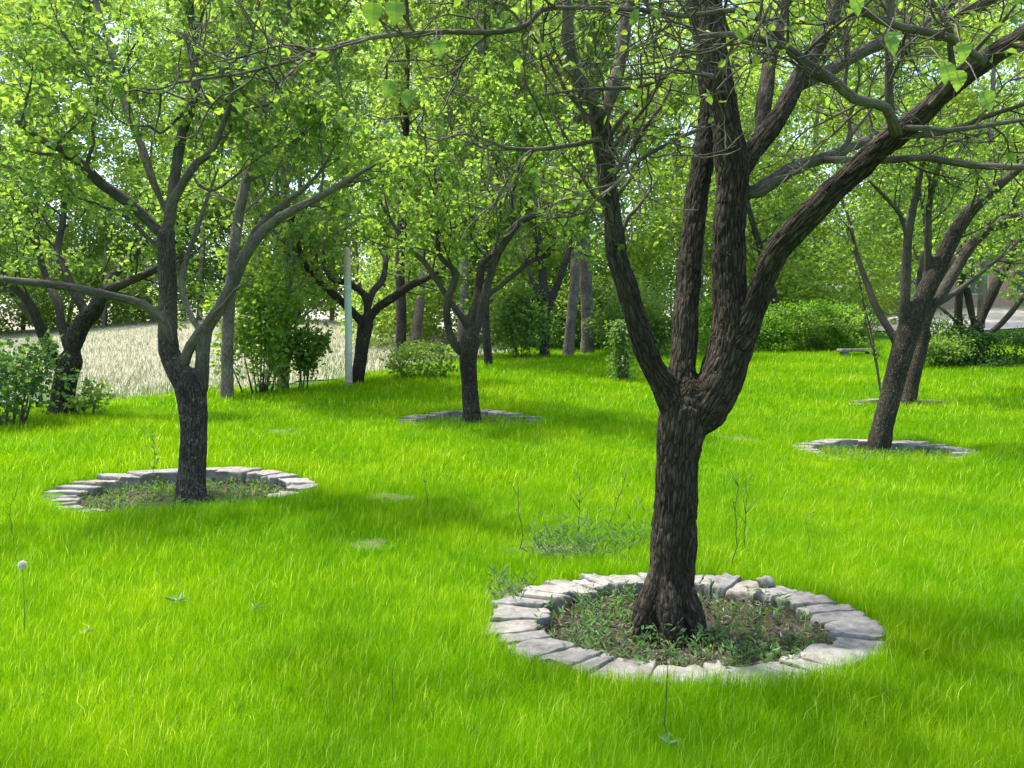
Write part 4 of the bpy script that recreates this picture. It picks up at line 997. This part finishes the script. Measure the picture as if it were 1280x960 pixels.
mb = MB(); mb.add([[-.75, -.2, zt + .004], [.75, -.2, zt + .004], [.75, 1.6, zt + .5], [-.75, 1.6, zt + .5], [-.75, -.2, zt + .05], [.75, -.2, zt + .05], [.75, 1.6, zt + .55], [-.75, 1.6, zt + .55]],
                  [[0, 3, 2, 1], [4, 5, 6, 7], [0, 1, 5, 4], [1, 2, 6, 5], [2, 3, 7, 6], [3, 0, 4, 7]]); link('roof', mb.mesh('roof', False), M['grey_roof'], root)
boxobj('door', 'white_paint', root, -0.3, 0.3, -0.04, -0.003, 0, min(1.8, zt - 0.1))

# ------------------------------------------------------------------ weeds and small plants
def weed_stalk(base, hgt_px, label, seed, lean=0.0, sprigs=5, leafy=0, head=False, mat='stalk', name='weed_stalk', wid=0.004, group=None):
    g = ground(*base); Y = g[1]; r = np.random.default_rng(seed); L = hgt_px / F * Y
    g = np.array([g[0], g[1], H(g[0], g[1])])
    mb = MB(); n = 8; p = np.zeros((n + 1, 3))
    for i in range(1, n + 1): p[i] = p[i - 1] + [lean * L / n + r.normal(0, 0.02 * L), r.normal(0, 0.02 * L), L / n]
    tube(mb, p, np.linspace(wid, wid * 0.4, n + 1), 5); tn = [np.full(mb.n, 0.5)]
    lp, ld = [], []
    for k in range(sprigs):
        i = r.integers(3, n); a = r.random() * 6.283
        q = p[i] + np.outer(np.linspace(0, 1, 4), np.array([math.cos(a) * 0.22, math.sin(a) * 0.22, 0.28]) * L * r.uniform(0.4, 1))
        m0 = mb.n; tube(mb, q, np.linspace(wid * 0.6, wid * 0.3, 4), 4); tn.append(np.full(mb.n - m0, 0.5))
        lp.append(q[-1]); ld.append([math.cos(a), math.sin(a), .6]); lp.append(q[2]); ld.append([math.cos(a + 1), math.sin(a + 1), .6])
    mb.att['tint'] = tn
    root = tag(link(name, mb.mesh(name), M[mat], None, g), label, 'weed', group)
    if leafy:
        for k in range(leafy):
            i = r.integers(1, n); a = r.random() * 6.283; lp.append(p[i]); ld.append([math.cos(a), math.sin(a), .5])
    if lp:
        mm = MB(); leaves_mesh(mm, np.array(lp), np.array(ld), r.uniform(.02, .05, len(lp)) * (1.3 if leafy else 0.6), np.clip(r.normal(.4, .2, len(lp)), 0, 1), wide=0.4, r=r)
        link('leaves', mm.mesh('leaves', False), M['weed' if leafy else mat], root)
    return root
WG = 'dry weed stalks standing in the lawn'
weed_stalk((722, 668), 78, 'brownish weed stalk with side sprigs left of the nearest trunk', 1, 0.02, 8, group=WG)
weed_stalk((757, 670), 80, 'leaning forked weed stalk touching the nearest trunk side of the lawn', 2, 0.28, 5, group=WG)
weed_stalk((648, 690), 90, 'thin pale weed stalk farthest left of the nearest stone ring', 3, 0.02, 3, group=WG)
weed_stalk((915, 715), 120, 'tall bare weed stalk rising behind the nearest stone ring', 4, 0.15, 4, group=WG)
weed_stalk((931, 690), 95, 'tall weed stalk with open tip right of the nearest trunk', 5, 0.02, 5, group=WG)
weed_stalk((835, 945), 135, 'straight dark weed stalk in front of the nearest stone ring', 6, 0.0, 0, wid=0.003, group=WG)
weed_stalk((492, 895), 65, 'short dark stalk standing alone in the front lawn', 7, 0.0, 0, wid=0.0022, group=WG)
weed_stalk((18, 680), 95, 'slanting dark stalk at the left edge of the lawn', 8, 0.18, 2, wid=0.003, group=WG)
weed_stalk((535, 648), 45, 'small dark weed stalk in the middle lawn beside the bald patch', 9, 0.0, 2, wid=0.004, group=WG)
weed_stalk((194, 612), 68, 'leafy pale weed growing beside the trunk in the left ring', 10, 0.02, 5, 22, mat='weed', name='leafy_weed')
weed_stalk((1010, 705), 60, 'faint thin stalk behind the right side of the nearest stone ring', 12, -0.05, 2, wid=0.002, group=WG)

# dandelion clock
g = ground(30, 800); g[2] = H(g[0], g[1]); top = P(28, 706, g[1]) - g
root = empty('dandelion', g, 'white dandelion seed head on a tall stem at the left', 'dandelion')
mb = MB(); tube(mb, np.array([[0, 0, -.02], top * 0.5 + [0.006, 0, 0], top]), [0.0025, 0.002, 0.0018], 6); mb.att['tint'] = [np.full(mb.n, .7)]; link('stem', mb.mesh('stem'), M['weed'], root)
mb = MB(); r_ = np.random.default_rng(3); d = r_.normal(0, 1, (260, 3)); d /= np.linalg.norm(d, axis=1)[:, None]; R = 5.5 / F * g[1]
leaves_mesh(mb, top + d * R * 0.15, d, np.full(260, R * 0.95), np.full(260, .5), True, wide=0.16, r=r_); 
leaves_mesh(mb, top + d * R * 0.85, np.cross(d, r_.normal(0, 1, (260, 3))), np.full(260, R * 0.3), np.full(260, .5), True, wide=0.8, r=r_); link('seed_head', mb.mesh('seed_head', False), M['fluff'], root)

# broad-leaved weeds lying in the lawn
def rosette(base, label, n, size, seed, mat='weed', up=0.35, group=None, z=0.06):
    g = ground(*base); g[2] = H(g[0], g[1]) + z; r = np.random.default_rng(seed); mb = MB()
    a = np.arange(n) * 2.4 + r.normal(0, .3, n); dd = np.stack([np.cos(a), np.sin(a), r.uniform(0.1, up * 2, n)], -1)
    leaves_mesh(mb, np.zeros((n, 3)) + r.normal(0, .006, (n, 3)), dd, size * r.uniform(.6, 1.1, n), np.clip(r.normal(.75, .2, n), 0, 1), wide=0.26, r=r)
    tag(link('broadleaf_weed', mb.mesh('broadleaf_weed', False), M[mat], None, g), label, 'weed', group)
rosette((222, 765), 'pale grey green weed with drooping leaves in the left front lawn', 7, 0.085, 1)
rosette((318, 775), 'small pale weed leaf just right of the drooping-leaved weed', 4, 0.07, 2)
rosette((106, 808), 'thin pale weed leaves near the dandelion seed head', 4, 0.07, 3)
rosette((833, 955), 'pale weed leaves at the front edge of the lawn below the nearest ring', 6, 0.075, 4)

# weeds covering the soil in the rings
def ring_weeds(k, n, size, seed, label, zs=0.1):
    r = np.random.default_rng(seed); R = RINGS[k]; mb = MB()
    pl = []; 
    for i in range(n):
        a = r.random() * 6.283; q = math.sqrt(r.random()) * 0.76
        x, y = R[0] + R[2] * q * math.cos(a), R[1] + R[3] * q * math.sin(a)
        if k == 0 and (x - R[0] > 0.1 and y - R[1] > -0.15) and r.random() < 0.75: continue
        h = zs * r.uniform(0.3, 1.5); m = r.integers(6, 14)
        an = r.random(m) * 6.283; t = r.random(m)
        b = np.stack([x + 0.01 * np.cos(an), y + .01 * np.sin(an), H(x, y) + t * h], -1)
        pl.append((b, np.stack([np.cos(an), np.sin(an), r.uniform(.1, 1.2, m)], -1), size * r.uniform(.5, 1.3, m)))
    pos = np.vstack([p[0] for p in pl]); 
    leaves_mesh(mb, pos, np.vstack([p[1] for p in pl]), np.concatenate([p[2] for p in pl]), np.clip(r.normal(.45, .3, len(pos)), 0, 1), wide=0.24, r=r)
    tag(link('weeds', mb.mesh('weeds', False), M['weed']), label, 'weeds', kind='stuff')
ring_weeds(0, 380, 0.046, 1, 'low green weeds covering the soil inside the nearest stone ring', 0.09)
ring_weeds(1, 170, 0.055, 2, 'sparse dry weeds on the soil inside the left stone ring', 0.07)
ring_weeds(2, 120, 0.06, 3, 'weeds on the soil inside the mid lawn stone ring', 0.08)
ring_weeds(3, 120, 0.06, 4, 'weeds on the soil inside the stone ring of the leaning tree', 0.08)
def litter(k, n, seed, label):
    r = np.random.default_rng(seed); R = RINGS[k]; a = r.random(n) * 6.283; q = np.sqrt(r.random(n)) * 0.78
    x, y = R[0] + R[2] * q * np.cos(a), R[1] + R[3] * q * np.sin(a); mb = MB(); an = r.random(n) * 6.283
    leaves_mesh(mb, np.stack([x, y, height(x, y) + 0.03 + 0.02 * r.random(n)], -1), np.stack([np.cos(an), np.sin(an), r.normal(0, .25, n)], -1), r.uniform(.015, .06, n), np.clip(r.normal(.5, .3, n), 0, 1), True, wide=0.3, r=r)
    tag(link('leaf_litter', mb.mesh('leaf_litter', False), M['litter']), label, 'leaf litter', kind='stuff')
litter(0, 1500, 31, 'dry brown leaf litter on the soil inside the nearest stone ring')
litter(1, 900, 32, 'dry leaf litter on the soil inside the left stone ring')
def weed_patch(uv, ra, rb, n, size, zs, seed, label):
    g = ground(*uv); r = np.random.default_rng(seed); mb = MB(); A, B, C = [], [], []
    for i in range(n):
        a = r.random() * 6.283; q = math.sqrt(r.random()) * r.uniform(.6, 1.1); x, y = g[0] + ra * q * math.cos(a), g[1] + rb * q * math.sin(a)
        h = zs * r.uniform(.4, 1.4); m = r.integers(6, 16); an = r.random(m) * 6.283
        A.append(np.stack([x + .012 * np.cos(an), y + .012 * np.sin(an), H(x, y) + r.random(m) * h], -1))
        B.append(np.stack([np.cos(an), np.sin(an), r.uniform(.2, 1.6, m)], -1)); C.append(size * r.uniform(.5, 1.3, m))
    A = np.vstack(A); leaves_mesh(mb, A, np.vstack(B), np.concatenate(C), np.clip(r.normal(.3, .25, len(A)), 0, 1), wide=0.15, r=r)
    tag(link('weeds', mb.mesh('weeds', False), M['weed']), label, 'weeds', kind='stuff')
weed_patch((735, 695), 0.65, 0.38, 85, 0.06, 0.24, 7, 'darker narrow leaved weeds behind the left side of the nearest stone ring')
weed_patch((632, 748), 0.2, 0.3, 26, 0.05, 0.12, 8, 'grey green weeds at the left end of the nearest stone ring')
# bald patches: thin gravelly sheets
for k, (px, py, pz, ra, rb) in enumerate(PATCH):
    xs2 = np.linspace(px - ra, px + ra, 22); ys2 = np.linspace(py - rb, py + rb, 22)
    tag(sheet('dirt', xs2, ys2, height, 'bald', 0.006, lambda x, y, px=px, py=py, ra=ra, rb=rb: ((x - px) / ra) ** 2 + ((y - py) / rb) ** 2 + 0.6 * np.sin(x * 17 + y * 5) * np.sin(y * 19 - x * 7) < 0.6), kind='structure')

# ------------------------------------------------------------------ light, camera, render settings
SUN = np.array([-0.28, 0.16, 0.93]); SUN /= np.linalg.norm(SUN)
sd = bpy.data.lights.new('sun', 'SUN'); sd.energy = 2.75; sd.angle = math.radians(3.2); sd.color = (1.0, 0.96, 0.88)
so = bpy.data.objects.new('sun', sd); col.objects.link(so); so.location = (0, 0, 30)
so.rotation_euler = Vector(-SUN).to_track_quat('-Z', 'Y').to_euler()
w = bpy.data.worlds.new('World'); scene.world = w; w.use_nodes = True
nt = w.node_tree; bg = nt.nodes['Background']
sky = nt.nodes.new('ShaderNodeTexSky'); sky.sky_type = 'NISHITA'; sky.sun_disc = False
sky.sun_elevation = math.asin(SUN[2]); sky.sun_rotation = math.atan2(SUN[0], SUN[1]); sky.air_density = 1.0; sky.dust_density = 3.0
nt.links.new(sky.outputs[0], bg.inputs['Color']); bg.inputs['Strength'].default_value = 0.15

cd = bpy.data.cameras.new('camera'); cam = bpy.data.objects.new('camera', cd); col.objects.link(cam)
cam.location = (0, 0, CAMH); cam.rotation_euler = (math.radians(90), 0, 0)
cd.sensor_width = 36; cd.lens = 36 * F / 1280; cd.shift_y = -(480 - HZ) / 1280
cd.clip_start = 0.05; cd.clip_end = 2000
scene.camera = cam
vs = scene.view_settings; vs.view_transform = 'Standard'; vs.look = 'None'; vs.gamma = 1; vs.use_curve_mapping = False; vs.exposure = 1.8
cy = scene.cycles
cy.max_bounces = 7; cy.diffuse_bounces = 4; cy.transmission_bounces = 5; cy.glossy_bounces = 2; cy.transparent_max_bounces = 6
cy.sample_clamp_indirect = 8
cy.use_denoising = True
print('COUNTS', counts)
